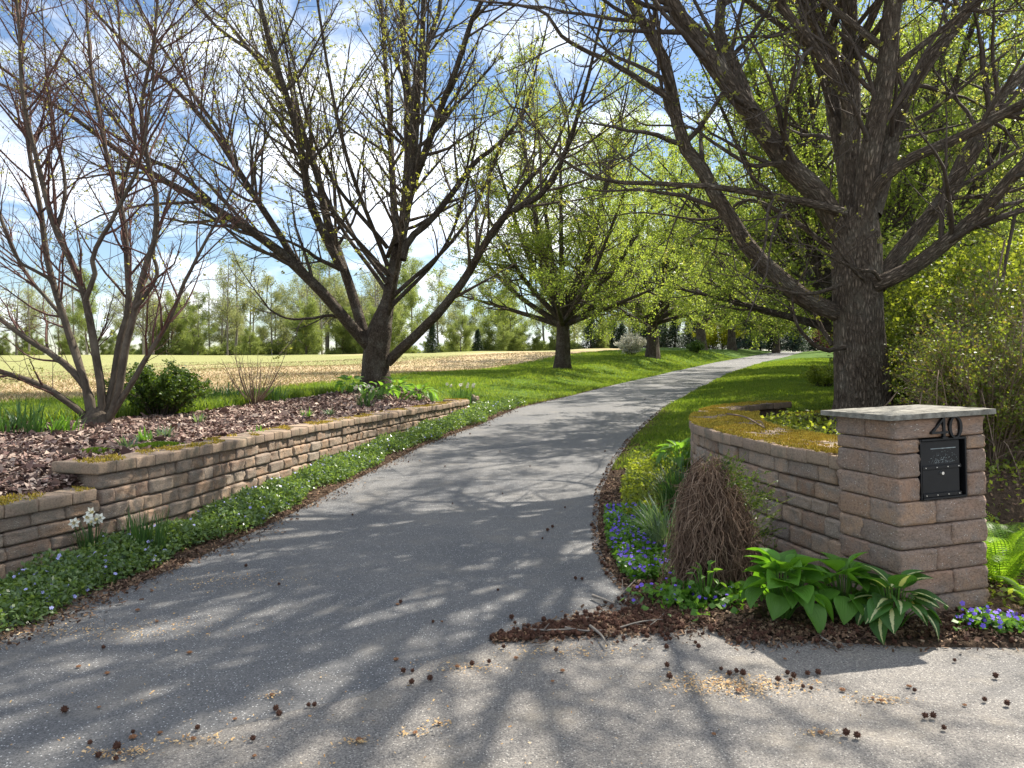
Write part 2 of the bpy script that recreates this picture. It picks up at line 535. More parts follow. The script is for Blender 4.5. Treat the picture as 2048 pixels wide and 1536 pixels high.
def barkmat(name, dark, light, lich, sc=1.0, bst=0.9, ridge=True, zs=0.3):
    m, nt, out = newmat(name)
    a = N(nt, 'ShaderNodeAttribute', attribute_name='bk').outputs['Vector']
    v = N(nt, 'ShaderNodeMapping', {'Vector': a, 'Scale': (1, 1, zs)}).outputs[0]
    n1 = N(nt, 'ShaderNodeTexNoise', {'Vector': v, 'Scale': 16.0 * sc, 'Detail': 5, 'Roughness': 0.65, 'Distortion': 1.2})
    rd = N(nt, 'ShaderNodeTexVoronoi', {'Vector': N(nt, 'ShaderNodeVectorMath', {0: v, 1: N(nt, 'ShaderNodeVectorMath', {0: n1.outputs['Color'], 'Scale': 0.05}, operation='SCALE').outputs[0]}, operation='ADD').outputs[0], 'Scale': 24.0 * sc}, feature='DISTANCE_TO_EDGE')
    rr = ramp(nt, rd.outputs['Distance'], [(0.02, (0, 0, 0)), (0.28, (1, 1, 1))])
    big = noise(nt, a, 2.5, 4, 0.6)
    c = ramp(nt, n1.outputs['Fac'], [(0.3, dark), (0.7, light)])
    c = mixc(nt, ramp(nt, big, [(0.5, (0, 0, 0)), (0.68, (0.8, 0.8, 0.8))]), c, lich)
    hgt = n1.outputs['Fac']
    if ridge:
        c = mixc(nt, 1.0, c, mixc(nt, 0.45, (1, 1, 1), rr), 'MULTIPLY')
        hgt = N(nt, 'ShaderNodeMath', {0: hgt, 1: rr}, operation='ADD').outputs[0]
    principled(nt, out, c, 0.92, bump(nt, hgt, bst, 0.03), 0.15)
    return m
M['bark'] = barkmat('maple_bark', (0.06, 0.045, 0.034), (0.19, 0.15, 0.115), (0.25, 0.225, 0.18), 1.3, .9, True, .45)
M['bark_big'] = barkmat('ridged_bark', (0.09, 0.066, 0.047), (0.32, 0.25, 0.185), (0.31, 0.27, 0.205), 1.15, 1.0, True, 0.27)
M['twig'] = barkmat('twig_bark', (0.05, 0.038, 0.03), (0.12, 0.095, 0.075), (0.15, 0.13, 0.11), 2.0, 0.2, False)
M['shrub_bark'] = barkmat('shrub_tree_bark', (0.05, 0.04, 0.03), (0.13, 0.105, 0.08), (0.17, 0.145, 0.11), 1.5, 0.5, False)
M['red_twig'] = barkmat('reddish_twig', (0.07, 0.035, 0.03), (0.15, 0.085, 0.07), (0.17, 0.12, 0.1), 2.0, 0.2, False)
M['pale_bark'] = barkmat('pale_bark', (0.14, 0.12, 0.1), (0.3, 0.27, 0.23), (0.32, 0.3, 0.25), 1.0, 0.4, False)
M['stem'] = barkmat('dry_stem', (0.12, 0.08, 0.055), (0.3, 0.22, 0.16), (0.34, 0.27, 0.2), 3.0, 0.2, False)
M['dryvine'] = islandmat('dead_vine', [(0.06, 0.035, 0.025), (0.24, 0.155, 0.10), (0.10, 0.06, 0.04), (0.38, 0.27, 0.185), (0.16, 0.1, 0.065)], 0.85)

M['leaf_bud'] = leafmat('opening_maple_leaf', [(0.2, 0.21, 0.05), (0.32, 0.31, 0.08), (0.24, 0.25, 0.06), (0.38, 0.36, 0.11)], 0.55, tcol=(1.7, 1.75, .9))
M['leaf_maple'] = leafmat('young_maple_leaf', [(0.13, 0.18, 0.04), (0.21, 0.25, 0.06), (0.16, 0.2, 0.045), (0.27, 0.28, 0.085)], 0.6, tcol=(1.8, 1.9, .95))
M['leaf_wood'] = leafmat('woodland_leaf', [(0.15, 0.19, 0.055), (0.22, 0.26, 0.085), (0.18, 0.22, 0.07)], 0.55, tcol=(1.6, 1.6, 1.0))
M['leaf_wood2'] = leafmat('pale_woodland_leaf', [(0.2, 0.22, 0.10), (0.28, 0.29, 0.14), (0.22, 0.25, 0.11)], 0.55, tcol=(1.5, 1.5, 1.1))
M['leaf_bush'] = leafmat('thicket_leaf', [(0.10, 0.14, 0.025), (0.19, 0.24, 0.04), (0.25, 0.29, 0.06), (0.13, 0.165, 0.03)], 0.5)
M['leaf_thorn'] = leafmat('bramble_leaf', [(0.06, 0.085, 0.02), (0.14, 0.18, 0.035), (0.17, 0.13, 0.055), (0.11, 0.15, 0.03), (0.2, 0.26, 0.04), (0.15, 0.2, 0.03)], 0.45)
M['leaf_dark'] = leafmat('dark_shrub_leaf', [(0.03, 0.065, 0.012), (0.07, 0.12, 0.02), (0.11, 0.17, 0.025)], 0.3)
M['needle'] = leafmat('evergreen_needle', [(0.018, 0.038, 0.022), (0.035, 0.06, 0.035), (0.025, 0.05, 0.02)], 0.15)
M['blue_needle'] = leafmat('blue_spruce_needle', [(0.04, 0.07, 0.065), (0.08, 0.12, 0.11)], 0.15)
M['leaf_white'] = leafmat('white_blossom', [(0.62, 0.58, 0.48), (0.75, 0.72, 0.62), (0.45, 0.44, 0.3)], 0.4, tcol=(1, 1, 1))
M['leaf_red'] = leafmat('purple_leaf', [(0.09, 0.02, 0.03), (0.14, 0.035, 0.045)], 0.4, tcol=(1.3, 1, 1))
M['leaf_gold'] = leafmat('golden_shrub_leaf', [(0.2, 0.22, 0.02), (0.3, 0.3, 0.03), (0.15, 0.18, 0.02)], 0.5)
M['grass'] = leafmat('grass_blade', [(0.045, 0.09, 0.015), (0.105, 0.17, 0.03), (0.17, 0.23, 0.045), (0.08, 0.13, 0.02)], 0.5, 0.5, 0.2, None, (0.16, 0.2, 0.05))
M['daff'] = leafmat('daffodil_leaf', [(0.035, 0.085, 0.03), (0.07, 0.14, 0.045), (0.05, 0.11, 0.03)], 0.35, 0.4)
M['glauc'] = leafmat('blue_green_blade', [(0.09, 0.15, 0.09), (0.16, 0.22, 0.14)], 0.3, 0.4)
M['tulip'] = leafmat('broad_green_leaf', [(0.08, 0.18, 0.04), (0.15, 0.28, 0.05)], 0.45, 0.4)
M['vinca'] = leafmat('periwinkle_leaf', [(0.05, 0.10, 0.035), (0.12, 0.19, 0.06), (0.18, 0.26, 0.09), (0.07, 0.13, 0.045)], 0.35, 0.3, 0.5)
M['vinca_fl'] = islandmat('periwinkle_flower', [(0.3, 0.3, 0.68), (0.42, 0.42, 0.76), (0.5, 0.5, 0.78)], 0.6)
M['violet_fl'] = islandmat('violet_flower', [(0.12, 0.06, 0.5), (0.2, 0.1, 0.62), (0.16, 0.12, 0.6)], 0.6)
M['violet_lf'] = leafmat('violet_leaf', [(0.05, 0.12, 0.02), (0.10, 0.22, 0.035), (0.15, 0.28, 0.05)], 0.4, 0.4)
M['fern'] = leafmat('fern_pinna', [(0.10, 0.2, 0.02), (0.15, 0.27, 0.03), (0.19, 0.31, 0.04)], 0.5)
M['chip'] = islandmat('mulch_chip', [(0.03, 0.017, 0.016), (0.26, 0.165, 0.135), (0.08, 0.045, 0.04), (0.44, 0.33, 0.26), (0.15, 0.09, 0.08), (0.58, 0.46, 0.37), (0.04, 0.024, 0.022), (0.34, 0.235, 0.19)], 0.85)
M['litter'] = islandmat('leaf_litter', [(0.045, 0.025, 0.018), (0.11, 0.06, 0.04), (0.26, 0.17, 0.10), (0.06, 0.032, 0.022), (0.2, 0.12, 0.075), (0.035, 0.02, 0.016), (0.32, 0.23, 0.15)], 0.85)
M['dust'] = islandmat('crushed_fruit', [(0.45, 0.27, 0.11), (0.6, 0.42, 0.2), (0.34, 0.19, 0.08), (0.66, 0.52, 0.32)], 0.9)
M['ball'] = plainmat('seed_ball_brown', (0.075, 0.035, 0.022), 0.8, 0.2, 0.5, 60)
M['ball2'] = plainmat('crushed_seed_ball', (0.24, 0.12, 0.06), 0.85, 0.2, 0.5, 60)
M['petal'] = plainmat('white_petal', (0.78, 0.77, 0.66), 0.6, 0.3, 0.06, 10)
M['trumpet'] = plainmat('cream_trumpet', (0.72, 0.62, 0.3), 0.6, 0.3, 0.1, 10)
M['black'] = plainmat('black_painted_metal', (0.007, 0.0075, 0.009), 0.45, 0.35, 0.4, 9, 0.05)
M['black_in'] = plainmat('black_recess', (0.01, 0.01, 0.011), 0.7, 0.3, 0.3, 9)
M['scratch'] = plainmat('flaked_paint', (0.30, 0.34, 0.34), 0.7, 0.3, 0.4, 40)
M['chrome'] = plainmat('brushed_steel', (0.72, 0.72, 0.70), 0.3, 0.5, 0.08, 30, 0, 1.0)
M['slate'] = plainmat('bluestone_cap', (0.2, 0.19, 0.16), 0.9, 0.2, 0.6, 16, 0.6)
M['rock'] = plainmat('field_stone', (0.3, 0.23, 0.17), 0.9, 0.2, 0.4, 9, 0.6)
M['pebble'] = islandmat('pale_pebble', [(0.5, 0.48, 0.44), (0.65, 0.63, 0.6)], 0.8)

# ================================================================== terrain functions
ZY = [0, 6, 8, 10, 12.35, 15.6, 18.3, 25, 32.7, 40, 48, 60, 75, 95, 115, 150, 260]
ZZ = [0, 0.0, .05, .14, .26, .40, .52, .70, .87, 1.03, 1.25, 1.75, 2.45, 3.2, 3.35, 3.2, 2.4]
def ZR(y): return interp(y, ZY, ZZ)

def road_hit(px, py):
    v = ray(px, py)
    d = np.linspace(2.0, 130, 12000)
    zr = H + d * (v[2] / v[1])
    k = np.nonzero(zr <= ZR(d))[0]
    dd = d[k[0]] if len(k) else 110.0
    return v[0] / v[1] * dd, dd

LE = [(0, 1285), (200, 1200), (410, 1110), (560, 1040), (700, 965), (850, 890), (960, 850), (1040, 815), (1150, 790), (1250, 765), (1350, 742), (1430, 725), (1500, 713)]
RE = [(1225, 1150), (1200, 1100), (1195, 1050), (1200, 985), (1225, 930), (1260, 880), (1290, 850), (1330, 815), (1380, 785), (1460, 745), (1530, 723), (1575, 713)]
le = sorted([road_hit(*p) for p in LE], key=lambda q: q[1])
re_ = sorted([road_hit(*p) for p in RE], key=lambda q: q[1])
def extend(e):
    (x0, y0), (x1, y1) = e[-2], e[-1]
    s = 0.45
    return e + [(x1 + s * (100 - y1), 100.0), (x1 + s * (100 - y1) + 45, 160.0), (x1 + s * (100 - y1) + 130, 260.0)]
le = extend([(-3.5, 0.0), (-3.15, 3.0)] + le)
re_ = extend([(9.0, 4.10), (2.4, 4.22), (1.6, 4.3), (1.22, 4.5), (0.98, 4.75), (0.82, 5.2)] + re_)
def smooth_edge(e):
    ys = np.array([q[1] for q in e]); xs = np.array([q[0] for q in e])
    return ys, xs
LY, LX = smooth_edge(le); RY, RX = smooth_edge(re_)
def XL(y): return interp(y, LY, LX)
def XR(y): return interp(y, RY, RX)
DY = [2.0, 3.1, 3.6, 4.4, 5.2]; DX = [-2.7, -1.46, -0.76, -0.07, 0.82]
def XRD(y): return np.where(np.asarray(y) < 5.2, interp(y, DY, DX) + .03 * np.sin(np.asarray(y) * 9) + .02 * np.sin(np.asarray(y) * 23), XR(y))

WL = np.array([(-3.98, 4.2), (-3.62, 5.4), (-3.33, 6.2), (-3.1, 7.2), (-2.82, 9.0), (-2.42, 11.1), (-1.95, 13.1), (-1.5, 15.0), (-1.1, 16.9), (-1.0, 17.45), (-1.14, 17.8), (-1.5, 17.95)])
WLs = catmull(WL, 260)
WR = np.array([(2.32, 5.0), (2.22, 5.3), (2.06, 5.95), (1.95, 6.7), (1.9, 7.4), (1.92, 8.0), (2.05, 8.75), (2.29, 9.6), (2.65, 10.6), (3.1, 11.5), (3.8, 12.4), (4.4, 12.9)])
WRs = catmull(WR, 240)
kk = WLs[:, 1] < 17.4
def XWL(y): return interp(y, WLs[kk, 1], WLs[kk, 0])
def XWR(y): return interp(y, WRs[:, 1], WRs[:, 0])

def zt(x, y):
    x = np.asarray(x, float); y = np.asarray(y, float)
    zr = ZR(y)
    dl = XL(y) - x
    dr = x - XR(y)
    A = interp(y, [0, 4, 14, 18, 22, 37, 54, 71, 95, 130], [.10, .12, .14, .3, .36, .40, .66, .72, .35, 0])
    zl = zr + A * ss(.15, 4, dl) * (1 - .85 * ss(8, 50, dl)) - .45 * ss(15, 60, dl)
    db = XWL(y) - x
    zb = .48 + .2 * ss(5.3, 6.6, y) + .035 * np.clip(db, 0, 7)
    t = ss(.08, .22, db) * (1 - ss(17.5, 18.3, y))
    zl = zl * (1 - t) + np.maximum(zl, zb) * t
    zl = zl + ss(3, 8, dl) * ss(20, 40, y) * (0.10 * np.sin(x * .21 + y * .13) + 0.06 * np.sin(x * .5 - y * .31))
    zrr = zr + interp(y, [0, 12, 30, 60, 100], [.05, .12, .25, .3, .2]) * ss(0, 3.5, dr) + 0.02 * ss(0, 0.3, dr)
    dp = x - XWR(y)
    zp = .60 * ss(5.7, 6.6, y) * ss(.1, .28, dp) * (1 - ss(12.2, 13.6, y))
    zrr = np.maximum(zrr, zp)
    return np.where(dl > 0, zl, np.where(dr > 0, zrr, zr))

# field and bed boundaries
def XF(y): return interp(y, [0, 13, 22, 40, 60, 80, 100, 160, 260], [-10, -9.0, -6.0, -1.2, 5.5, 12.5, 20, 60, 160])
def XB(y): return interp(y, [0, 8.6, 9.0, 10.4, 12.3, 16.4, 19, 21, 21.8], [-14, -14, -6.6, -6.1, -5.2, -5.0, -4.6, -3.9, -3.0])
def XBR(y): return interp(y, [0, 17.3, 18.0, 19.5, 21, 21.8], [50, 50, -1.55, -2.2, -2.6, -3.0])

def rows(y0, y1, a, b):
    ys = [y0]
    while ys[-1] < y1:
        ys.append(ys[-1] + max(a, b * ys[-1]))
    return np.array(ys)

def grid(cols_fn, ys, zfn, flip):
    X = np.array([cols_fn(y) for y in ys])
    Y = np.repeat(ys[:, None], X.shape[1], 1)
    Z = zfn(X, Y)
    n, m = X.shape
    i = np.arange(n - 1)[:, None] * m + np.arange(m - 1)[None]
    Q = np.stack([i, i + 1, i + m + 1, i + m], -1).reshape(-1, 4)
    if flip: Q = Q[:, ::-1]
    return np.stack([X, Y, Z], -1).reshape(-1, 3), Q

def offs(near, step, far, g):
    o = [0.0]
    while o[-1] < near: o.append(o[-1] + step)
    while o[-1] < far: o.append(o[-1] + max(step, (o[-1] - near + 1) * g))
    return np.array(o)

OL = offs(9, 0.16, 190, 0.16)
OR = offs(7, 0.14, 190, 0.16)
ysL = rows(1.5, 250, 0.14, 0.011)
VL, QL = grid(lambda y: XL(y) - OL, ysL, zt, True)
ysR = rows(4.12, 250, 0.12, 0.011)
VR, QR = grid(lambda y: XR(y) + OR, ysR, zt, False)

def split(V, Q, zonefn, names):
    c = V[Q].mean(1)
    z = zonefn(c[:, 0], c[:, 1])
    res = {}
    for k, nm in enumerate(names):
        q = Q[z == k]
        if not len(q): continue
        u, inv = np.unique(q.reshape(-1), return_inverse=True)
        res[nm] = (V[u], inv.reshape(-1, 4))
    return res

def zoneL(x, y):
    z = np.full(len(x), 1)                                   # lawn
    dl = XL(y) - x
    inbed = (x > XB(y)) & (x < XBR(y)) & (y < 21.8) & (XWL(y) - x > 0.12)
    front = (XWL(y) - x <= 0.12) & (y < 18.2)
    fld = x < XF(y)
    z[fld] = 0
    z[inbed] = 2
    z[front] = 3
    z[(dl < 0.12) & (y < 30)] = 3
    return z
def zoneR(x, y):
    z = np.full(len(x), 1)
    dp = x - XWR(y)
    z[(y < 12.9) & (dp < 0.2) & (y < 10.6)] = 3
    z[(y < 13.0) & (dp >= 0.2)] = 3
    z[(x - XR(y) < 0.12) & (y < 30)] = 3
    z[(x > 5.2 + (y - 12) * 0.46) & (y < 40)] = 3
    return z
zl_ = split(VL, QL, zoneL, ['field', 'lawn', 'mulch_bed', 'soil'])
zr_ = split(VR, QR, zoneR, ['field', 'lawn', 'mulch_bed', 'soil'])
def struct(name, V, Q, mat, smooth=True):
    o = obj(name, mesh_np(name, V, Q, smooth=smooth, mat=mat))
    o['kind'] = 'structure'
    return o
def cat2(a, b):
    return np.concatenate([a[0], b[0]]), np.concatenate([a[1], b[1] + len(a[0])])
fo = struct('field', *zl_['field'], M['field'])
fv = zl_['field'][0]
at = fo.data.attributes.new('margin', 'FLOAT', 'POINT')
dist = (XF(fv[:, 1]) - fv[:, 0])
at.data.foreach_set('value', (1 - ss(5, 16, dist)).astype(np.float32))
struct('lawn', *cat2(zl_['lawn'], zr_['lawn']), M['lawn'])
struct('mulch_bed', *zl_['mulch_bed'], M['mulch'])
struct('soil', *cat2(zl_['soil'], zr_['soil']), M['soil'])

# driveway and road
ysD = rows(2.0, 150, 0.06, 0.012)
cols = np.linspace(0, 1, 13)
VD, QD = grid(lambda y: XL(y) * (1 - cols) + XRD(y) * cols, ysD, lambda x, y: ZR(y) + 0.0045, False)
struct('driveway', VD, QD, M['drive'])
ysA = np.linspace(-6, 5.3, 24)
xa = np.linspace(-14, 14, 30)
VA, QA = grid(lambda y: xa, ysA, lambda x, y: 0 * x + 0.0035 * (y < 5), False)
struct('road', VA, QA, M['road'])

# ================================================================== masonry
def block_mesh(seed, rough=0.011, n=5, r=0.016):
    """split-face block, 0.25 x 0.20 x 0.146 m, rounded edges, rough sides"""
    g = np.random.default_rng(seed)
    bm = bmesh.new()
    bmesh.ops.create_cube(bm, size=1.0)
    bmesh.ops.subdivide_edges(bm, edges=bm.edges[:], cuts=n, use_grid_fill=True)
    sx, sy, sz = 0.125, 0.10, 0.073
    ph = g.uniform(0, 6, 9)
    for v in bm.verts:
        x, y, z = v.co.x * 2, v.co.y * 2, v.co.z * 2
        # push the grid rings towards the edges
        f = lambda a: math.copysign(abs(a) ** 0.55, a)
        x, y, z = f(x) * sx, f(y) * sy, f(z) * sz
        cx = min(max(x, -sx + r), sx - r); cy = min(max(y, -sy + r), sy - r); cz = min(max(z, -sz + r), sz - r)
        d = Vector((x - cx, y - cy, z - cz))
        if d.length > 1e-6:
            d = d.normalized() * r
        p = Vector((cx, cy, cz)) + d
        side = max(abs(x) / sx, abs(y) / sy)
        if side > 0.97 and abs(z) < sz * 0.97:
            q = math.sin(x * 31 + ph[0]) * math.sin(z * 37 + ph[1]) + math.sin(y * 29 + ph[2]) * .7 + g.normal() * .5 + .5 * math.sin(x * 83 + z * 61 + ph[3])
            amp = rough * q * 0.6
            if abs(y) / sy > 0.97: p.y += math.copysign(amp, y)
            if abs(x) / sx > 0.97: p.x += math.copysign(amp * 0.5, x)
        p.z += g.normal() * 0.0008
        v.co = p
    me = bpy.data.meshes.new('block')
    bm.to_mesh(me); bm.free()
    me.polygons.foreach_set('use_smooth', np.ones(len(me.polygons), bool))
    return me
BM = [block_mesh(100 + i) for i in range(10)]
for b in BM: b.materials.append(M['block'])
PM = [block_mesh(200 + i, 0.010, 7, 0.011) for i in range(8)]
for b in PM: b.materials.append(M['pblock'])
PMx = []

def put_block(meshes, parent, c, size, rz, name='block'):
    o = bpy.data.objects.new(name, random.choice(meshes))
    o.location = c
    o.scale = (size[0] / 0.25, size[1] / 0.20, size[2] / 0.146)
    o.rotation_euler = (random.uniform(-.008, .008), random.uniform(-.008, .008), rz)
    return link(o, parent)

def path_len(pts):
    return np.concatenate([[0], np.cumsum(np.linalg.norm(np.diff(pts, axis=0), axis=1))])
def at_len(pts, cum, s):
    return np.array([interp(s, cum, pts[:, 0]), interp(s, cum, pts[:, 1])])

def wall_rows(parent, pts, s0, s1, ztop, zbot_fn, rh, side, depth=0.24, lens=(0.15, 0.33)):
    """side: unit normal sign (+1 = wall body lies to the left of the travel direction)"""
    cum = path_len(pts)
    z = ztop
    k = 0
    while z > -0.12:
        h = rh * random.choice([0.86, 1.0, 1.0, 1.14])
        s = s0 - (random.uniform(0, 0.12) if k else 0)
        if s < s0: s = s0
        first = True
        while s < s1 - 0.03:
            L = random.uniform(*lens)
            if first and k % 2: L *= 0.6
            first = False
            e = min(s + L, s1)
            if s1 - e < 0.09: e = s1
            a, b = at_len(pts, cum, s), at_len(pts, cum, e)
            mid = (a + b) / 2
            t = b - a; ln = np.linalg.norm(t); t /= ln
            nv = np.array([-t[1], t[0]]) * side
            ground = zbot_fn(mid[0], mid[1])
            if z > ground - 0.02:
                jut = random.uniform(-.016, .014)
                c = mid + nv * (depth / 2 - jut)
                rz = math.atan2(t[1], t[0])
                put_block(BM, parent, (c[0], c[1], z - h / 2), (ln - 0.005, depth, h - 0.004), rz)
            s = e
        z -= h
        k += 1

def prism(bottom, top_z, thick, name, mat, parent, bev=0.012, tilt=0.0):
    bm = bmesh.new()
    lo = [bm.verts.new((p[0], p[1], top_z - thick)) for p in bottom]
    hi = [bm.verts.new((p[0], p[1], top_z + random.uniform(-tilt, tilt))) for p in bottom]
    n = len(bottom)
    bm.faces.new(lo[::-1]); bm.faces.new(hi)
    for i in range(n):
        bm.faces.new((lo[i], lo[(i + 1) % n], hi[(i + 1) % n], hi[i]))
    bmesh.ops.recalc_face_normals(bm, faces=bm.faces[:])
    bmesh.ops.bevel(bm, geom=bm.edges[:], offset=bev, segments=2, affect='EDGES', profile=0.6)
    for v in bm.verts:
        v.co += Vector((random.gauss(0, .0012), random.gauss(0, .0012), random.gauss(0, .0012)))
    me = bpy.data.meshes.new(name)
    c = np.mean(np.array([v.co for v in bm.verts]), axis=0)
    for v in bm.verts: v.co -= Vector(c)
    bm.to_mesh(me); bm.free()
    me.materials.append(mat)
    me.polygons.foreach_set('use_smooth', np.ones(len(me.polygons), bool))
    o = obj(name, me, parent)
    o.location = c
    return o

def caps(parent, pts, s0, s1, z, thick, over, depth, side, lens, first_deep=0.0):
    cum = path_len(pts)
    s = s0; k = 0
    quads = []
    while s < s1 - 0.02:
        e = min(s + random.uniform(*lens), s1)
        if s1 - e < 0.1: e = s1
        a, b = at_len(pts, cum, s + 0.002), at_len(pts, cum, e - 0.002)
        def nv(q):
            p0, p1 = at_len(pts, cum, max(q - .06, 0)), at_len(pts, cum, min(q + .06, cum[-1]))
            t = (p1 - p0) / np.linalg.norm(p1 - p0)
            return np.array([-t[1], t[0]]) * side
        na, nb = nv(s), nv(e)
        dp = depth + (first_deep if k == 0 else 0)
        q = [a - na * over, b - nb * over, b + nb * (depth - over), a + na * (dp - over)]
        prism(q, z + random.uniform(-.011, .005), thick, 'cap_block', M['cap'], parent, 0.014, 0.003)
        quads.append(np.array(q))
        s = e; k += 1
    return quads

def moss_on(quads, z, dens, seed, thr, parent, name='moss', mat='moss', hgt=0.018):
    g = np.random.default_rng(seed)
    pos = []
    for q in quads:
        area = 0.5 * abs(np.cross(q[2] - q[0], q[3] - q[1]))
        k = int(area * dens)
        u, v = g.random(k)[:, None], g.random(k)[:, None]
        p = (q[0] * (1 - u) + q[1] * u) * (1 - v) + (q[3] * (1 - u) + q[2] * u) * v
        pos.append(p)
    pos = np.concatenate(pos)
    f = np.sin(pos[:, 0] * 7.3 + 1.7 * np.sin(pos[:, 1] * 3.1)) + np.sin(pos[:, 1] * 6.1 + 1.3 * np.sin(pos[:, 0] * 9)) + 0.8 * np.sin(pos[:, 0] * 19 + pos[:, 1] * 13)
    pos = pos[f + g.normal(size=len(pos)) * 0.5 > thr]
    f2 = (np.sin(pos[:, 0] * 31 + 2 * np.sin(pos[:, 1] * 17)) * np.sin(pos[:, 1] * 37 + 2 * np.sin(pos[:, 0] * 23)) + 1) * .008
    p3 = np.concatenate([pos, z - 0.004 + f2[:, None] + (np.sin(pos[:, :1] * 5) * .0)], 1)
    V, _, T = blades(g, p3, hgt, 0.012, 0.9)
    o = obj(name, mesh_np(name, V, T=T, mat=M[mat]), parent)
    o['kind'] = 'stuff'
    return o

# ---- left retaining wall
CAPZ = 0.78; CT = 0.095
wl = empty('retaining_wall', (0, 0, 0))
tag(wl, 'long low retaining wall of tan split-face blocks holding the mulch bed left of the drive', 'wall')
cumL = path_len(WLs)
sStep = float(cumL[np.argmin(np.abs(WLs[:, 1] - 6.22))])
wall_rows(wl, WLs, sStep, cumL[-1], CAPZ - CT, lambda x, y: float(zt(x + .25, y)) - .05, 0.128, +1, lens=(0.13, 0.36))
wall_rows(wl, WLs, 0.0, sStep - 0.004, CAPZ - CT - 0.20, lambda x, y: float(zt(x + .25, y)) - .05, 0.125, +1, lens=(0.2, 0.36))
ql1 = caps(wl, WLs, sStep - 0.06, cumL[-1], CAPZ, CT, 0.035, 0.32, +1, (0.19, 0.25), 0.16)
ql0 = caps(wl, WLs, 0.0, sStep - 0.066, CAPZ - 0.20, CT, 0.035, 0.32, +1, (0.24, 0.30))
# end return of the upper tier
for zc in (CAPZ - CT - .056, CAPZ - CT - .168):
    p = at_len(WLs, cumL, sStep); 
    put_block(BM, wl, (p[0] - 0.40, p[1] + 0.17, zc), (0.24, 0.24, 0.11), 0.05)
moss_on(ql1, CAPZ, 5200, 3, 0.75, wl)
moss_on(ql0, CAPZ - .20, 6500, 4, 0.0, wl)

# ---- right curved wall
RCZ = 0.96
wr = empty('curved_planter_wall', (0, 0, 0))
tag(wr, 'curved mossy block planter wall running from the mailbox pillar round the big tree', 'wall')
cumR = path_len(WRs)
wall_rows(wr, WRs, 0.05, cumR[-1], RCZ - CT, lambda x, y: float(zt(x - .25, y)) - .06, 0.125, -1, lens=(0.18, 0.36))
qr1 = caps(wr, WRs, 0.10, cumR[-1], RCZ, CT, 0.035, 0.36, -1, (0.21, 0.27))
sE = float(cumR[np.argmin(np.abs(WRs[:, 1] - 10.2))])
inner = []
for q in np.linspace(0.12, sE, 90):
    p0, p1 = at_len(WRs, cumR, max(q - .06, 0)), at_len(WRs, cumR, q + .06)
    t_ = (p1 - p0) / np.linalg.norm(p1 - p0)
    inner.append(at_len(WRs, cumR, q) + np.array([t_[1], -t_[0]]) * 0.333)
inner = np.array(inner)
qr3 = caps(wr, inner, 0.0, path_len(inner)[-1], RCZ - .004, CT, 0.0, 0.42, -1, (0.2, 0.27))
wall_rows(wr, inner + np.array([.42, 0]), 0.6, path_len(inner)[-1], RCZ - CT, lambda x, y: .45, 0.125, +1, depth=.2)
moss_on(qr1 + qr3, RCZ, 15000, 5, -0.25, wr)
WT = catmull([(4.42, 12.92), (5.2, 13.75), (6.2, 14.6), (7.2, 15.2)], 60)
cumT = path_len(WT)
wall_rows(wr, WT, 0, cumT[-1], 0.72 - CT, lambda x, y: 0.2, 0.125, -1)
qr2 = caps(wr, WT, 0, cumT[-1], 0.72, CT, 0.03, 0.34, -1, (0.22, 0.28))
moss_on(qr2, 0.72, 8000, 6, -0.8, wr)

# ---- mailbox pillar
PU, PV = 0.65, 0.55
pil_loc = Vector((2.36, 4.63, 0.0))
pil = empty('mailbox_pillar', pil_loc)
RZP = math.atan2(0.243, 0.97)
pil.rotation_euler = (0, R(-2.4), RZP)
pil.rotation_mode = 'XYZ'
tag(pil, 'square tan block pillar with bluestone cap and house number 40 beside the drive', 'pillar')
pil.rotation_euler = (Matrix.Rotation(R(-2.3), 4, 'Y') @ Matrix.Rotation(RZP, 4, 'Z')).to_euler()
hs = [0.147] * 7 + [0.085, 0.125]
uj = [0.26, 0.39, 0.27, 0.385, 0.275, 0.163, 0.163, 0.163, 0.65]
vj = [0.26, 0.32, 0.27, 0.33, 0.25, 0.26, 0.24, 0.28, 0.28]
z = 0.0
MBX = (0.165, 0.508)
for r_, h in enumerate(hs):
    def pb(u0, u1, v0, v1):
        j = random.uniform(-.003, .003)
        put_block(PM, pil, ((u0 + u1) / 2, (v0 + v1) / 2 + j, z + h / 2), (u1 - u0 - .003, v1 - v0 - .003, h - 0.002), 0)
    ux = uj[r_]
    pb(0, ux, 0, vj[r_])
    pb(0, PU / 2, vj[r_], PV)
    if r_ < 5:
        pb(ux, PU, 0, PV / 2)
    elif r_ < 8:
        pb(0.510, PU, 0, PV / 2)
    pb(max(PU / 2, 0), PU, max(PV / 2, vj[r_]), PV)
    z += h
PH = z
# bluestone cap
bm = bmesh.new()
ov = 0.05
pts = [(-ov - .03, -ov), (PU + ov, -ov + .01), (PU + ov, PV + ov), (-ov - .02, PV + ov + .02)]
gr = []
nx = 14
for kz in (0, 1):
    pass
def capsurf(zz, amp):
    rowsv = []
    for j in range(nx + 1):
        rv = []
        for i in range(nx + 1):
            u, v = i / nx, j / nx
            x = (pts[0][0] * (1 - u) + pts[1][0] * u) * (1 - v) + (pts[3][0] * (1 - u) + pts[2][0] * u) * v
            y = (pts[0][1] * (1 - u) + pts[1][1] * u) * (1 - v) + (pts[3][1] * (1 - u) + pts[2][1] * u) * v
            e = min(u, v, 1 - u, 1 - v) < 0.01
            rv.append(bm.verts.new((x + (random.uniform(-.004, .004) if e else 0), y + (random.uniform(-.004, .004) if e else 0), zz + random.uniform(-amp, amp) - (0.004 if e and amp else 0))))
        rowsv.append(rv)
    return rowsv
lo = capsurf(PH + 0.002, 0.0); hi = capsurf(PH + 0.038, 0.0015)
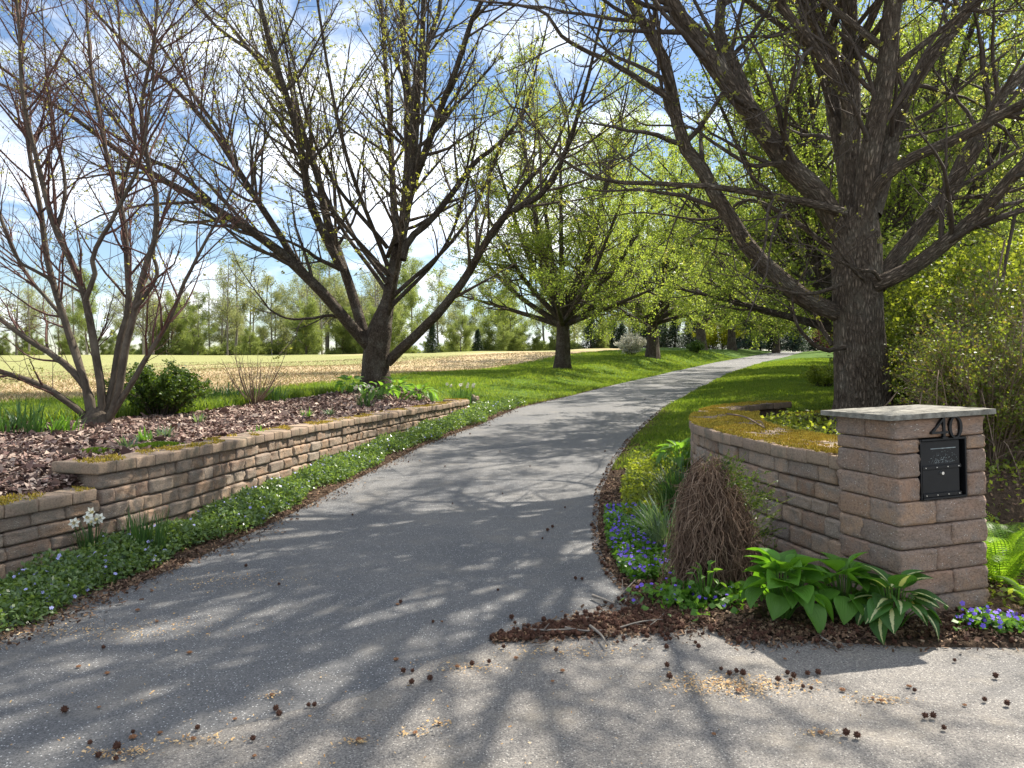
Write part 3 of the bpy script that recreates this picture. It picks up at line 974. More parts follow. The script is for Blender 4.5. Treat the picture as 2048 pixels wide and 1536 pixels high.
for j in range(nx):
    for i in range(nx):
        bm.faces.new((hi[j][i], hi[j][i + 1], hi[j + 1][i + 1], hi[j + 1][i]))
        bm.faces.new((lo[j][i], lo[j + 1][i], lo[j + 1][i + 1], lo[j][i + 1]))
for i in range(nx):
    bm.faces.new((lo[0][i], lo[0][i + 1], hi[0][i + 1], hi[0][i]))
    bm.faces.new((lo[nx][i + 1], lo[nx][i], hi[nx][i], hi[nx][i + 1]))
    bm.faces.new((lo[i + 1][0], lo[i][0], hi[i][0], hi[i + 1][0]))
    bm.faces.new((lo[i][nx], lo[i + 1][nx], hi[i + 1][nx], hi[i][nx]))
bmesh.ops.recalc_face_normals(bm, faces=bm.faces[:])
me = bpy.data.meshes.new('stone_cap'); bm.to_mesh(me); bm.free(); me.materials.append(M['slate'])
obj('stone_cap', me, pil)

# numerals: strokes in the face plane (u, z), extruded outwards
def stroke_mesh(name, polys, y0, th, mat):
    bm = bmesh.new()
    for poly in polys:
        f = [bm.verts.new((u, y0 - th, w)) for u, w in poly]
        b = [bm.verts.new((u, y0, w)) for u, w in poly]
        n = len(poly)
        bm.faces.new(f); bm.faces.new(b[::-1])
        for i in range(n):
            bm.faces.new((f[i], b[i], b[(i + 1) % n], f[(i + 1) % n]))
    bmesh.ops.recalc_face_normals(bm, faces=bm.faces[:])
    me = bpy.data.meshes.new(name); bm.to_mesh(me); bm.free(); me.materials.append(mat)
    return me
def bar(u0, z0, u1, z1, w0, w1):
    d = Vector((u1 - u0, z1 - z0)).normalized(); n = Vector((-d.y, d.x))
    return [(u0 - n.x * w0 / 2, z0 - n.y * w0 / 2), (u1 - n.x * w1 / 2, z1 - n.y * w1 / 2), (u1 + n.x * w1 / 2, z1 + n.y * w1 / 2), (u0 + n.x * w0 / 2, z0 + n.y * w0 / 2)]
nz0 = PH - 0.128; nz1 = PH - 0.002
four = [bar(0.330, nz0, 0.330, nz1, 0.017, 0.017), bar(0.328, nz1 - .004, 0.240, nz0 + .036, 0.012, 0.014), bar(0.236, nz0 + 0.036, 0.358, nz0 + 0.036, 0.013, 0.013), bar(0.312, nz0 + .003, 0.350, nz0 + .003, 0.009, 0.009)]
# keep strokes from sharing a plane: each stroke a little deeper
bmn = []
nm = empty  # noqa
n4 = bpy.data.meshes.new('numeral')
bm = bmesh.new()
for q, pl in enumerate(four):
    tmp = stroke_mesh('tmp', [pl], -0.004, 0.018 + 0.0015 * q, M['black'])
    bm.from_mesh(tmp); bpy.data.meshes.remove(tmp)
bm.to_mesh(n4); bm.free(); n4.materials.append(M['black'])
o = obj('numeral', n4, pil); o['label'] = 'black metal numeral 4'
ring = []
cx0, cz0, ra, rb = 0.415, (nz0 + nz1) / 2, 0.040, 0.064
bm = bmesh.new()
nseg = 36
vv = []
for i in range(nseg):
    a = i * 2 * math.pi / nseg
    w = 0.007 + 0.005 * abs(math.cos(a))
    row = []
    for (k, yy) in ((1, -0.022), (-1, -0.022), (-1, -0.004), (1, -0.004)):
        row.append(bm.verts.new((cx0 + (ra + k * w * 0.8) * math.cos(a), yy, cz0 + (rb + k * w * 0.6) * math.sin(a))))
    vv.append(row)
for i in range(nseg):
    a, b = vv[i], vv[(i + 1) % nseg]
    for k in range(4):
        bm.faces.new((a[k], a[(k + 1) % 4], b[(k + 1) % 4], b[k]))
bmesh.ops.recalc_face_normals(bm, faces=bm.faces[:])
me = bpy.data.meshes.new('numeral'); bm.to_mesh(me); bm.free(); me.materials.append(M['black'])
o = obj('numeral', me, pil); o['label'] = 'black metal numeral 0'

# ---- mailbox (sits in the pillar, same lean)
mb = empty('mailbox', pil_loc)
mb.rotation_euler = pil.rotation_euler
tag(mb, 'black metal mailbox with two flaps and a round lock set into the block pillar', 'mailbox')
zb0 = sum(hs[:5]) + 0.004; zb1 = sum(hs[:8]) - 0.004
u0, u1 = MBX
def boxmesh(name, x0, x1, y0, y1, z0, z1, mat, bev=0.003):
    bm = bmesh.new()
    bmesh.ops.create_cube(bm, size=1.0)
    for v in bm.verts:
        v.co = Vector(((x0 + x1) / 2 + v.co.x * (x1 - x0), (y0 + y1) / 2 + v.co.y * (y1 - y0), (z0 + z1) / 2 + v.co.z * (z1 - z0)))
    if bev:
        bmesh.ops.bevel(bm, geom=bm.edges[:], offset=bev, segments=2, affect='EDGES')
    me = bpy.data.meshes.new(name); bm.to_mesh(me); bm.free(); me.materials.append(mat)
    return me
def pbox(name, parent, *a, **k):
    return obj(name, boxmesh(name, *a, **k), parent)
body = pbox('housing', mb, u0 + .012, u1 - .012, 0.05, 0.5, zb0 + .01, zb1 - .01, M['black_in'])
for nm_, a in (('frame_side', (u0, u0 + .012, -0.004, 0.3, zb0, zb1)), ('frame_side', (u1 - .012, u1, -0.002, 0.3, zb0, zb1)),
               ('frame_top', (u0 + .0125, u1 - .0125, -0.006, 0.3, zb1 - .012, zb1)), ('frame_bottom', (u0 + .0125, u1 - .0125, -0.010, 0.3, zb0, zb0 + .012))):
    pbox(nm_, mb, *a, M['black'], bev=0.002)
zm = zb0 + (zb1 - zb0) * 0.505
ud0, ud1 = u0 + .018, u1 - .040
up = pbox('upper_flap', mb, ud0, ud1, 0.012, 0.03, zm + .006, zb1 - .018, M['black'], bev=0.003)
pbox('hinge_lip', up, ud0 - .002, ud1 + .002, 0.000, 0.0115, zm - .004, zm + .018, M['black'], bev=0.003)
pbox('slot_trim', up, ud0 + .07, ud1 - .03, 0.0085, 0.0118, zb1 - .066, zb1 - .061, M['scratch'], bev=0.001)
ld = pbox('lower_door', mb, ud0 + .004, ud1 - .004, 0.010, 0.03, zb0 + .018, zm - .006, M['black'], bev=0.004)
pbox('hinge_lip', ld, ud0, ud1, -0.002, 0.0095, zb0 + .014, zb0 + .036, M['black'], bev=0.003)
def disc(name, parent, u, zz, y, r_, th, mat):
    bm = bmesh.new()
    bmesh.ops.create_cone(bm, cap_ends=True, segments=20, radius1=r_, radius2=r_ * 0.75, depth=th)
    for v in bm.verts:
        x_, y_, z_ = v.co
        v.co = Vector((u + x_, y - z_, zz + y_))
    me = bpy.data.meshes.new(name); bm.to_mesh(me); bm.free(); me.materials.append(mat)
    return obj(name, me, parent)
lk = disc('lock', mb, (ud0 + ud1) / 2 + .004, zm - .032, 0.004, 0.0125, 0.014, M['chrome'])
for k in range(4):
    disc('rivet', up, ud0 + .022 + k * (ud1 - ud0 - .044) / 3, zm + .007, -0.002, 0.0045, 0.005, M['chrome'])
    disc('rivet', ld, ud0 + .022 + k * (ud1 - ud0 - .044) / 3, zb0 + .025, -0.004, 0.0045, 0.005, M['chrome'])
# flaked paint on the upper flap
g = np.random.default_rng(12)
fl = []
ft = []
for k in range(150):
    uu = g.normal((ud0 + ud1) / 2 + .02, .055); ww = zm + .03 + abs(g.normal(0, .035))
    if not (ud0 + .01 < uu < ud1 - .01 and ww < zb1 - .07): continue
    s = g.uniform(.0008, .0026)
    b = len(fl)
    for q in range(5):
        a = q * 1.2566 + g.uniform(-.3, .3)
        fl.append((uu + math.cos(a) * s * g.uniform(.5, 1.3), 0.0112, ww + math.sin(a) * s * g.uniform(.5, 1.3)))
    for q in range(1, 4): ft.append((b, b + q, b + q + 1))
o = obj('paint_flake', mesh_np('paint_flake', np.array(fl), T=np.array(ft), mat=M['scratch']), up); o['kind'] = 'stuff'

# ================================================================== hero trees
LT = 1.0
def limb(px, d0, dd, r0, r1, ext=0.0, n=26, extdir=None, pw=1.0):
    """a limb drawn by photograph points, receding by dd metres over its length"""
    px = [tuple(p) for p in px]
    k = len(px)
    cum = np.concatenate([[0], np.cumsum([math.dist(px[i], px[i + 1]) for i in range(k - 1)])])
    pts = [P(p[0], p[1], d0 + dd * (c / cum[-1]) ** pw) for p, c in zip(px, cum)]
    if ext > 0:
        d = nrm(pts[-1] - pts[-2]) if extdir is None else np.array(extdir, float)
        d = nrm(d + np.array([0, 0, .15]))
        pts += [pts[-1] + d * ext * 0.5, pts[-1] + nrm(d + np.array([0, 0, .3])) * ext]
    c = catmull(pts, n)
    c[2:] += np.cumsum(rng.normal(size=(n - 2, 3)) * 0.006, axis=0)
    t = np.linspace(0, 1, n)
    return c, (r0 * (1 - t) ** 1.25 + r1 * t ** .7 * (1 - .55 * t)) * LT

def tree_obj(name, loc, trunk_parts, branch_parts, leaf, label, cat, group=None, mats=('bark', 'twig', 'leaf_bud'), sides=(12, 4)):
    root = empty(name, loc)
    L = np.asarray(loc, float)
    V, Q, B = join([(v - L, q, b) for v, q, b in trunk_parts])
    obj('trunk', mesh_np('trunk', V, Q, smooth=True, bk=B, mat=M[mats[0]]), root)
    if branch_parts:
        V, Q, B = join([(v - L, q, b) for v, q, b in branch_parts])
        obj('branches', mesh_np('branches', V, Q, smooth=True, bk=B, mat=M[mats[1]]), root)
    if leaf is not None:
        obj('crown', mesh_np('crown', leaf[0] - L, leaf[1], mat=M[mats[2]]), root)
    tag(root, label, cat, group)
    return root

def trunk_tube(pts, rads, s=28, n=30, lump=0.05, seed=1):
    g = np.random.default_rng(seed)
    c = catmull(np.asarray(pts, float), n)
    r = interp(np.linspace(0, 1, n), np.linspace(0, 1, len(rads)), rads)
    V, Q, B = tubes(c[None], r[None], s)
    ph = g.uniform(0, 6, 6)
    Vv = V.reshape(n, s, 3)
    a = np.arange(s) * 2 * math.pi / s
    tt = np.linspace(0, 1, n)[:, None]
    f = 1 + lump * (np.sin(3 * a + ph[0] + 2 * tt) + .7 * np.sin(5 * a + ph[1] - 3 * tt) + .6 * np.sin(8 * a + ph[2] + 5 * tt)) * (0.5 + 1.3 * (1 - tt) ** 3)
    Vv = c[:, None] + (Vv - c[:, None]) * f[:, :, None]
    return Vv.reshape(-1, 3), Q, B

def stack(limbs):
    return np.stack([l[0] for l in limbs]), np.stack([l[1] for l in limbs])

def grow(limbs, seed, spec, leafn, lsize, clump=3, upb=0.4, jit=0.0):
    """spec: list of dicts for spawn, level by level"""
    g = np.random.default_rng(seed)
    parts = []
    cur = limbs
    tips = []
    allp = [limbs]
    for sp in spec:
        src = [allp[i] for i in sp.pop('src')]
        outs = []
        for s_ in src:
            q = spawn(g, s_[0], s_[1], **sp['a'])
            outs.append(q)
        Pn = np.concatenate([q[0] for q in outs]); Rn = np.concatenate([q[1] for q in outs])
        allp.append((Pn, Rn))
        parts.append(tubes(Pn, Rn, sp['s']))
    tw = allp[-1][0]
    lf = None
    if leafn:
        k = leafn // clump
        p, d = along(g, tw, k, 0.35, 1.0)
        tipsel = g.random(k) < 0.5
        ii = g.integers(0, len(tw), k)
        p[tipsel] = tw[ii[tipsel], -1]
        p = np.repeat(p, clump, 0)
        if jit: p = p + g.normal(size=p.shape) * jit
        lf = leaf_quads(g, p, lsize, upb)
    return parts, lf

# ---- first maple of the left row (in the mulch bed)
D1 = 20.0
LT = .76
T1 = [
    limb([(745, 700), (700, 650), (655, 595), (600, 540), (545, 490), (480, 445), (400, 395), (310, 345), (230, 290), (150, 230), (60, 170)], D1, -3.5, .21, .03, 2.5),
    limb([(600, 540), (565, 480), (520, 410), (470, 330), (420, 255), (350, 175), (270, 105), (190, 20)], D1 - .6, -1.5, .12, .03, 3),
    limb([(735, 690), (705, 590), (684, 525), (655, 440), (639, 360), (609, 273), (581, 205), (513, 113), (444, 65), (393, 10)], D1, 2.0, .19, .04, 3),
    limb([(684, 540), (645, 460), (618, 390), (610, 330), (590, 240), (547, 103), (523, 0)], D1 - .3, -1.5, .15, .05, 4),
    limb([(765, 690), (778, 590), (795, 500), (807, 444), (817, 308), (814, 171), (807, 68), (804, 0)], D1, .8, .24, .07, 5),
    limb([(807, 444), (828, 308), (835, 188), (845, 85), (848, 0)], D1 - .3, -.8, .15, .06, 4),
    limb([(838, 180), (855, 92), (879, 27), (883, 0)], D1 - .6, .6, .09, .05, 4),
    limb([(812, 430), (824, 376), (852, 301), (879, 222), (913, 137), (947, 34), (965, 0)], D1 - .2, -2.2, .14, .05, 4),
    limb([(795, 490), (787, 393), (780, 239), (773, 137), (765, 0)], D1, 2.2, .13, .05, 4),
    limb([(805, 520), (818, 479), (862, 441), (913, 376), (948, 328), (1002, 284), (1050, 222), (1075, 130)], D1 - .2, 2.2, .13, .03, 3),
    limb([(775, 725), (800, 700), (830, 672), (880, 620), (935, 548), (954, 513), (1009, 431), (1067, 400), (1101, 366), (1136, 291), (1166, 188), (1194, 68)], D1, -3.0, .18, .03, 2.5),
    limb([(1009, 431), (1050, 369), (1098, 318), (1130, 250), (1160, 170)], D1 - 1.5, .8, .08, .02, 2),
    limb([(700, 645), (665, 632), (620, 638), (580, 640), (545, 625), (515, 590), (480, 540), (455, 480)], D1 - .2, -1.2, .06, .012, 0),
    limb([(684, 540), (640, 520), (590, 490), (520, 465), (450, 430)], D1 - .3, -2.0, .08, .015, 0),
    limb([(581, 205), (560, 260), (480, 190), (400, 110), (330, 0)][0:1] + [(540, 150), (470, 60), (410, 0)], D1 + .9, 2.0, .08, .03, 3),
    limb([(470, 330), (450, 280), (380, 180), (300, 60), (270, 0)], D1 - 1.2, 1.5, .07, .03, 3),
    limb([(420, 400), (350, 340), (290, 310), (200, 200), (100, 70), (50, 0)], D1 - 2, 1.0, .07, .02, 2),
]
T1b = []
g = np.random.default_rng(5)
for k in range(9):                                   # limbs on the far and near side, hidden from drawing
    a = g.uniform(0, 2 * math.pi)
    b = P(775, 640 - 18 * k, D1)
    e = b + np.array([math.cos(a) * g.uniform(2, 4), math.sin(a) * g.uniform(2, 4.5), g.uniform(6, 9)])
    c = catmull([b, b * .6 + e * .4 + np.array([math.cos(a), math.sin(a), -0.6]) * .6, e], 26)
    T1b.append((c, np.linspace(.06, .015, 26)))
tb = P(752, 791, D1); tb[2] = zt(tb[0], tb[1]) - .05
trunk1 = trunk_tube([tb, P(752, 760, D1), P(752, 725, D1), P(756, 690, D1), P(765, 640, D1), P(780, 580, D1)], [.46, .35, .33, .32, .2, .1], seed=2)
lim1 = stack(T1 + T1b)
SPEC1 = lambda: [
    dict(src=[0], s=4, a=dict(per_m=2.6, t0=.16, t1=1, ang=(25, 60), lf=(.22, .42), lmin=.6, lmax=2.8, n=8, up=.07, wig=.09, rr=.5, r_end=.007, rmax=.05)),
    dict(src=[1], s=3, a=dict(per_m=4.2, t0=.12, t1=1, ang=(25, 60), lf=(.3, .55), lmin=.25, lmax=1.1, n=6, up=.06, wig=.15, rr=.5, r_end=.0035, rmax=.016)),
    dict(src=[1, 2], s=3, a=dict(per_m=2.3, t0=.2, t1=1, ang=(25, 65), lf=(.3, .5), lmin=.12, lmax=.45, n=3, up=.08, wig=.18, rr=.6, r_end=.0026, rmax=.006)),
]
bp, lf = grow(lim1, 11, SPEC1(), 46000, 0.052, 4, .4, .012)
tree_obj('maple_tree', tb, [trunk1, tubes(lim1[0], lim1[1], 10)], bp, lf,
         'spreading dark-limbed maple with few opening leaves in the mulch bed at the wall end', 'tree', 'maples lining the drive')

# ---- big tree behind the pillar
D2 = 11.0
LT = .74
T2 = [
    limb([(1705, 500), (1702, 420), (1700, 342), (1704, 171), (1700, 0)], D2, .6, .20, .12, 5),
    limb([(1722, 480), (1734, 342), (1752, 250), (1769, 171), (1789, 0)], D2 - .15, -.5, .19, .13, 5),
    limb([(1700, 440), (1690, 330), (1673, 239), (1655, 150), (1639, 85), (1618, 0)], D2 + .15, 1.2, .17, .10, 5),
    limb([(1690, 480), (1639, 393), (1570, 325), (1502, 222), (1444, 147), (1392, 75), (1348, 10)], D2, -1.3, .22, .09, 4),
    limb([(1502, 225), (1485, 171), (1464, 120), (1440, 68), (1440, 10)], D2 - .8, .8, .11, .07, 4),
    limb([(1745, 430), (1775, 325), (1810, 205), (1861, 120), (1912, 51), (1946, 0)], D2, .9, .17, .09, 4),
    limb([(1735, 420), (1758, 366), (1827, 315), (1929, 270), (1998, 233), (2060, 200), (2120, 160)], D2 - .25, -1.2, .11, .05, 3),
    limb([(1755, 575), (1793, 513), (1878, 410), (1946, 308), (1998, 205), (2060, 130)], D2 - .1, .6, .16, .08, 4),
    limb([(1750, 570), (1800, 548), (1850, 515), (1900, 475), (1960, 425), (2030, 350), (2090, 290)], D2 - .25, -1.4, .15, .05, 3),
    limb([(1690, 632), (1640, 612), (1600, 592), (1545, 545), (1502, 508), (1461, 445), (1433, 403), (1389, 325), (1358, 290), (1340, 205), (1323, 126), (1272, 34), (1252, 0)], D2, -1.0, .17, .06, 4),
    limb([(1690, 425), (1608, 403), (1519, 390), (1416, 373), (1324, 366), (1204, 356), (1118, 311), (1067, 239), (1033, 205), (975, 232), (913, 238)], D2 - .3, -1.7, .085, .010, 0),
    limb([(1345, 200), (1238, 137), (1170, 103), (1118, 72), (1084, 27), (1016, 7), (960, 0)], D2 - .9, -.6, .055, .012, 1.0),
    limb([(1690, 695), (1650, 698), (1620, 685), (1597, 660), (1585, 630), (1587, 590), (1600, 560), (1618, 520), (1625, 470)], D2 - .3, -.6, .05, .010, 0),
    limb([(1680, 570), (1650, 580), (1600, 583), (1530, 562), (1490, 545), (1455, 538)], D2 - .35, -.9, .045, .008, 0),
    limb([(1665, 690), (1630, 640), (1612, 600), (1600, 560)], D2 + .1, .5, .05, .02, 0),
    limb([(1690, 520), (1640, 480), (1585, 440), (1500, 400), (1420, 440), (1300, 425), (1200, 430), (1125, 425)], D2 + .2, 1.0, .06, .008, 0),
    limb([(1560, 325), (1500, 330), (1440, 290), (1380, 250), (1290, 245), (1230, 190), (1180, 180)], D2 - .6, -.8, .045, .008, 0),
    limb([(1730, 560), (1700, 540), (1650, 510), (1600, 490), (1560, 500)], D2 - .5, -1.1, .035, .008, 0),
    limb([(1760, 560), (1745, 545), (1720, 545), (1690, 520), (1660, 480), (1630, 460)], D2 - .4, -.8, .04, .012, 0),
    limb([(1660, 380), (1670, 320), (1690, 270), (1720, 230), (1760, 180)], D2 - .5, -.8, .018, .006, 0),
    limb([(1700, 300), (1690, 200), (1650, 130), (1600, 60), (1555, 0)], D2 - .3, -.8, .09, .06, 3),
    limb([(1858, 425), (1900, 400), (1960, 395), (2048, 380)], D2 - .1, -.7, .05, .02, 1),
]
T2b = []
g = np.random.default_rng(8)
TB2 = P(1722, 812, D2)
for k in range(42):                                   # near-side and high limbs, mostly above the frame
    a = R(g.uniform(140, 275)) if k < 22 else R(g.uniform(0, 360)) if k < 29 else R(g.uniform(252, 305))
    c0 = T2[k % 3][0]
    i0 = int(g.uniform(7, 22))
    b = c0[i0]
    L_ = g.uniform(3.0, 6.2) if k < 29 else g.uniform(4.5, 7.0)
    e = b + np.array([math.cos(a) * L_, math.sin(a) * L_, g.uniform(1.6, 4.6)])
    mid = b + (e - b) * .45 + np.array([g.normal(0, .25), g.normal(0, .25), .35])
    T2b.append((catmull([b, mid, e], 26), np.linspace(g.uniform(.045, .085), .012, 26)))
tb2 = TB2.copy(); tb2[2] = 0.5
trunk2 = trunk_tube([tb2, P(1724, 800, D2), P(1719, 720, D2), P(1715, 640, D2), P(1713, 560, D2), P(1712, 480, D2), P(1712, 420, D2)], [.48, .38, .36, .335, .335, .34, .27], 40, 40, .035, 3)
lim2 = stack(T2 + T2b)
SPEC2 = lambda: [
    dict(src=[0], s=5, a=dict(per_m=3.0, t0=.14, t1=1, ang=(25, 70), lf=(.22, .42), lmin=.5, lmax=2.4, n=8, up=.03, wig=.11, rr=.45, r_end=.006, rmax=.04)),
    dict(src=[1], s=3, a=dict(per_m=4.2, t0=.12, t1=1, ang=(25, 65), lf=(.3, .55), lmin=.25, lmax=1.0, n=6, up=.05, wig=.15, rr=.5, r_end=.003, rmax=.012)),
    dict(src=[1, 2], s=3, a=dict(per_m=1.9, t0=.2, t1=1, ang=(25, 70), lf=(.3, .5), lmin=.1, lmax=.4, n=3, up=.08, wig=.18, rr=.6, r_end=.002, rmax=.005)),
]
bp, lf = grow(lim2, 21, SPEC2(), 52000, 0.038, 4, .4, .01)
big = tree_obj('maple_tree', tb2, [trunk2, tubes(lim2[0], lim2[1], 12)], bp, lf,
         'massive rough-barked maple with heavy limbs rising just behind the mailbox pillar', 'tree', 'maples lining the drive', mats=('bark_big', 'twig', 'leaf_bud'))
# moss collar on the low left limb
g = np.random.default_rng(4)
mp = lim2[0][9][1:6]; mr = lim2[1][9][1:6]
k = 1500
ii = g.integers(0, 4, k); w = g.random(k)[:, None]
pc = mp[ii] * (1 - w) + mp[ii + 1] * w
an = g.normal(math.pi / 2, .6, k)
pos = pc + np.stack([0 * an, np.cos(an), np.sin(an)], 1) * (mr[ii] * 1.0)[:, None]
V, _, T = blades(g, pos, .022, .012, .9)
o = obj('moss', mesh_np('moss', V - tb2, T=T, mat=M['moss']), big); o['kind'] = 'stuff'

# ---- multi-stemmed small tree at left
D0 = 10.3
LT = .86
T0 = [
    limb([(178, 850), (161, 822), (120, 790), (68, 760), (0, 737), (-60, 725)], D0, -.5, .055, .03, 1.0),
    limb([(185, 845), (178, 788), (130, 726), (68, 685), (0, 634), (-60, 560)], D0, .3, .06, .03, 1.0),
    limb([(182, 850), (171, 771), (144, 685), (120, 617), (99, 548), (92, 525), (79, 410), (60, 300), (50, 150), (45, 0)], D0, .4, .06, .022, 1.5),
    limb([(198, 850), (205, 788), (191, 702), (171, 600), (147, 531), (113, 462), (85, 359), (68, 290), (44, 188), (35, 60), (30, 0)], D0, -.4, .065, .022, 1.5),
    limb([(200, 850), (222, 788), (239, 685), (256, 617), (253, 514), (248, 450), (239, 410), (212, 308), (190, 200), (175, 80), (170, 0)], D0, .7, .06, .022, 1.5),
    limb([(205, 852), (232, 805), (253, 685), (270, 617), (290, 531), (308, 480), (311, 393), (294, 325), (280, 220), (300, 100), (310, 0)], D0, -.3, .06, .022, 1.5),
    limb([(208, 852), (239, 805), (290, 719), (342, 627), (376, 548), (410, 480), (438, 427), (472, 349), (460, 300), (440, 220)], D0, -.2, .05, .008, .4),
    limb([(270, 617), (284, 600), (314, 548), (305, 500), (330, 430), (360, 330), (390, 240)], D0 - .1, .4, .035, .008, .5),
    limb([(171, 600), (190, 545), (185, 510), (230, 430), (275, 350), (295, 270), (310, 160), (315, 60)], D0 - .2, -.5, .04, .010, 1),
    limb([(171, 771), (150, 690), (110, 620), (60, 560), (20, 480), (-10, 400)], D0 + .2, .5, .04, .015, 1),
    limb([(120, 617), (100, 560), (40, 520), (10, 450), (-10, 380)], D0 + .2, -.4, .03, .012, 1),
    limb([(113, 462), (130, 400), (130, 330), (110, 250), (100, 150), (95, 50)], D0 - .2, .5, .03, .010, 1),
    limb([(239, 410), (250, 350), (270, 280), (260, 200), (240, 100), (230, 0)], D0 + .4, -.4, .03, .010, 1),
    limb([(200, 780), (188, 700), (212, 640), (228, 560)], D0 + .1, .1, .02, .012, 0),
]
lim0 = stack(T0)
tb0 = P(193, 856, D0); tb0[2] = zt(tb0[0], tb0[1]) - .05
trunk0 = trunk_tube([tb0, P(193, 852, D0), P(194, 835, D0), P(196, 815, D0)], [.24, .19, .15, .09], 20, 12, .06, 6)
SPEC0 = lambda: [
    dict(src=[0], s=5, a=dict(per_m=5.2, t0=.2, t1=1, ang=(18, 50), lf=(.22, .45), lmin=.4, lmax=1.4, n=8, up=.05, wig=.10, rr=.6, r_end=.004, rmax=.018)),
    dict(src=[0, 1], s=3, a=dict(per_m=6.5, t0=.2, t1=1, ang=(20, 55), lf=(.3, .5), lmin=.2, lmax=.75, n=6, up=.06, wig=.14, rr=.5, r_end=.0022, rmax=.006, curl=.05)),
    dict(src=[1, 2], s=3, a=dict(per_m=3.0, t0=.2, t1=1, ang=(25, 60), lf=(.3, .6), lmin=.1, lmax=.35, n=4, up=.06, wig=.2, rr=.6, r_end=.0016, rmax=.0035, curl=.1)),
]
bp, lf = grow(lim0, 31, SPEC0(), 2600, 0.035, 2)
tree_obj('small_tree', tb0, [trunk0, tubes(lim0[0], lim0[1], 10)], bp, lf,
         'bare multi-stemmed small tree with reddish twigs rising from the mulch at far left', 'tree', mats=('shrub_bark', 'red_twig', 'leaf_bud'))

# ================================================================== avenue maples (leafed out)
def make_maple(seed, nleaf, hgt=13.5, spread=5.6, trunk_h=2.3, r=.28, lsize=.079, spars=1.0):
    g = np.random.default_rng(seed)
    tr = trunk_tube([(0, 0, -.2), (0, 0, .15), (.02, 0, .8), (.03, .02, trunk_h), (.05, .03, trunk_h + 1.2)], [r * 1.6, r * 1.2, r, r * 1.02, r * .7], 20, 18, .06, seed)
    limbs = []
    nl = 15
    for k in range(nl):
        a = k * 2.399 + g.uniform(-.3, .3)
        f = k / (nl - 1)
        rad = spread * (1.0 - .62 * f) * g.uniform(.85, 1.15)
        top = trunk_h + (hgt - trunk_h) * (0.33 + .62 * f) * g.uniform(.92, 1.05)
        b = np.array([0, 0, trunk_h * (.85 + .35 * f)]) + np.array([math.cos(a), math.sin(a), 0]) * r * .5
        e = np.array([math.cos(a) * rad, math.sin(a) * rad, top])
        m1 = b + np.array([math.cos(a) * rad * .45, math.sin(a) * rad * .45, (top - b[2]) * .35])
        limbs.append((catmull([b, m1, e], 22), r * (.52 - .12 * g.random()) * (1 - np.linspace(0, 1, 22)) ** .9 + .015))
    for k in range(5):                              # low sweeping boughs
        a = k * 1.2566 + g.uniform(-.4, .4)
        rad = spread * g.uniform(.85, 1.1)
        b = np.array([math.cos(a) * r * .6, math.sin(a) * r * .6, trunk_h * .86])
        limbs.append((catmull([b, b + np.array([math.cos(a) * rad * .5, math.sin(a) * rad * .5, .9]), np.array([math.cos(a) * rad, math.sin(a) * rad, trunk_h + g.uniform(.6, 1.6)])], 22), .12 * (1 - np.linspace(0, 1, 22)) + .01))
    L = stack(limbs)
    spec = [
        dict(src=[0], s=4, a=dict(per_m=3.0, t0=.16, t1=1, ang=(25, 65), lf=(.25, .42), lmin=.7, lmax=2.6, n=7, up=.02, wig=.1, rr=.5, r_end=.008, rmax=.045)),
        dict(src=[1], s=3, a=dict(per_m=3.2, t0=.1, t1=1, ang=(25, 65), lf=(.3, .55), lmin=.3, lmax=1.1, n=5, up=.0, wig=.15, rr=.5, r_end=.004, rmax=.012)),
    ]
    bp, lf = grow(L, seed + 1, spec, nleaf, lsize, 2, .6, .09)
    tv, tq, tbk = join([tr, tubes(L[0], L[1], 8)])
    bv, bq, bb = join(bp)
    return (mesh_np('trunk', tv, tq, smooth=True, bk=tbk, mat=M['bark']),
            mesh_np('branches', bv, bq, smooth=True, bk=bb, mat=M['twig']),
            mesh_np('crown', lf[0], lf[1], mat=M['leaf_maple']))

MAP = [make_maple(51, 108000, 14.5, 6.0), make_maple(61, 108000, 13.5, 6.2, 2.2)]
MAP.append(MAP[0])

def place(name, meshes, loc, rz, sc, label, cat, group):
    root = empty(name, loc, rz)
    root.scale = (sc[0], sc[0], sc[1]) if isinstance(sc, tuple) else (sc, sc, sc)
    for nm_, me in zip(('trunk', 'branches', 'crown'), meshes):
        if me is not None:
            obj(nm_, me, root)
    tag(root, label, cat, group)
    return root

def ground_at(px, d):
    x = (px - 1024) / F * d
    return (x, d, float(zt(x, d)) - .03)
GM = 'maples lining the drive'
rows_l = [(1125, 37, 0, .4, 1.1, 'second maple of the left row, in full young leaf on the open grass'),
          (1305, 54, 1, 1.3, 1.28, 'third maple of the left row, beside the white flowering bush'),
          (1402, 71, 2, 2.2, 1.35, 'fourth maple of the left row, in front of the dark evergreens'),
          (1463, 82, 0, 3.5, 1.35, 'fifth maple of the left row, by the golden shrub'),
          (1507, 101, 1, 4.4, 1.3, 'slim far maple near the end of the left row')]
for px, d, k, rz, s, lb in rows_l:
    place('maple_tree', MAP[k], ground_at(px, d), rz, s, lb, 'tree', GM)
rows_r = [(1708, 17.5, 0, .3, .84, 'leafy maple standing directly behind the massive maple'),
          (1700, 30, 1, .9, 1.15, 'leafy maple on the right lawn, its trunk hidden behind the massive maple'),
          (1715, 45, 2, 2.0, 1.3, 'leafy maple far on the right lawn behind the second maple of the right row'),
          (1552, 88, 2, 5.2, 1.1, 'pale-trunked maple standing where the drive vanishes')]
for px, d, k, rz, s, lb in rows_r:
    place('maple_tree', MAP[k], ground_at(px, d), rz, s, lb, 'tree', GM)

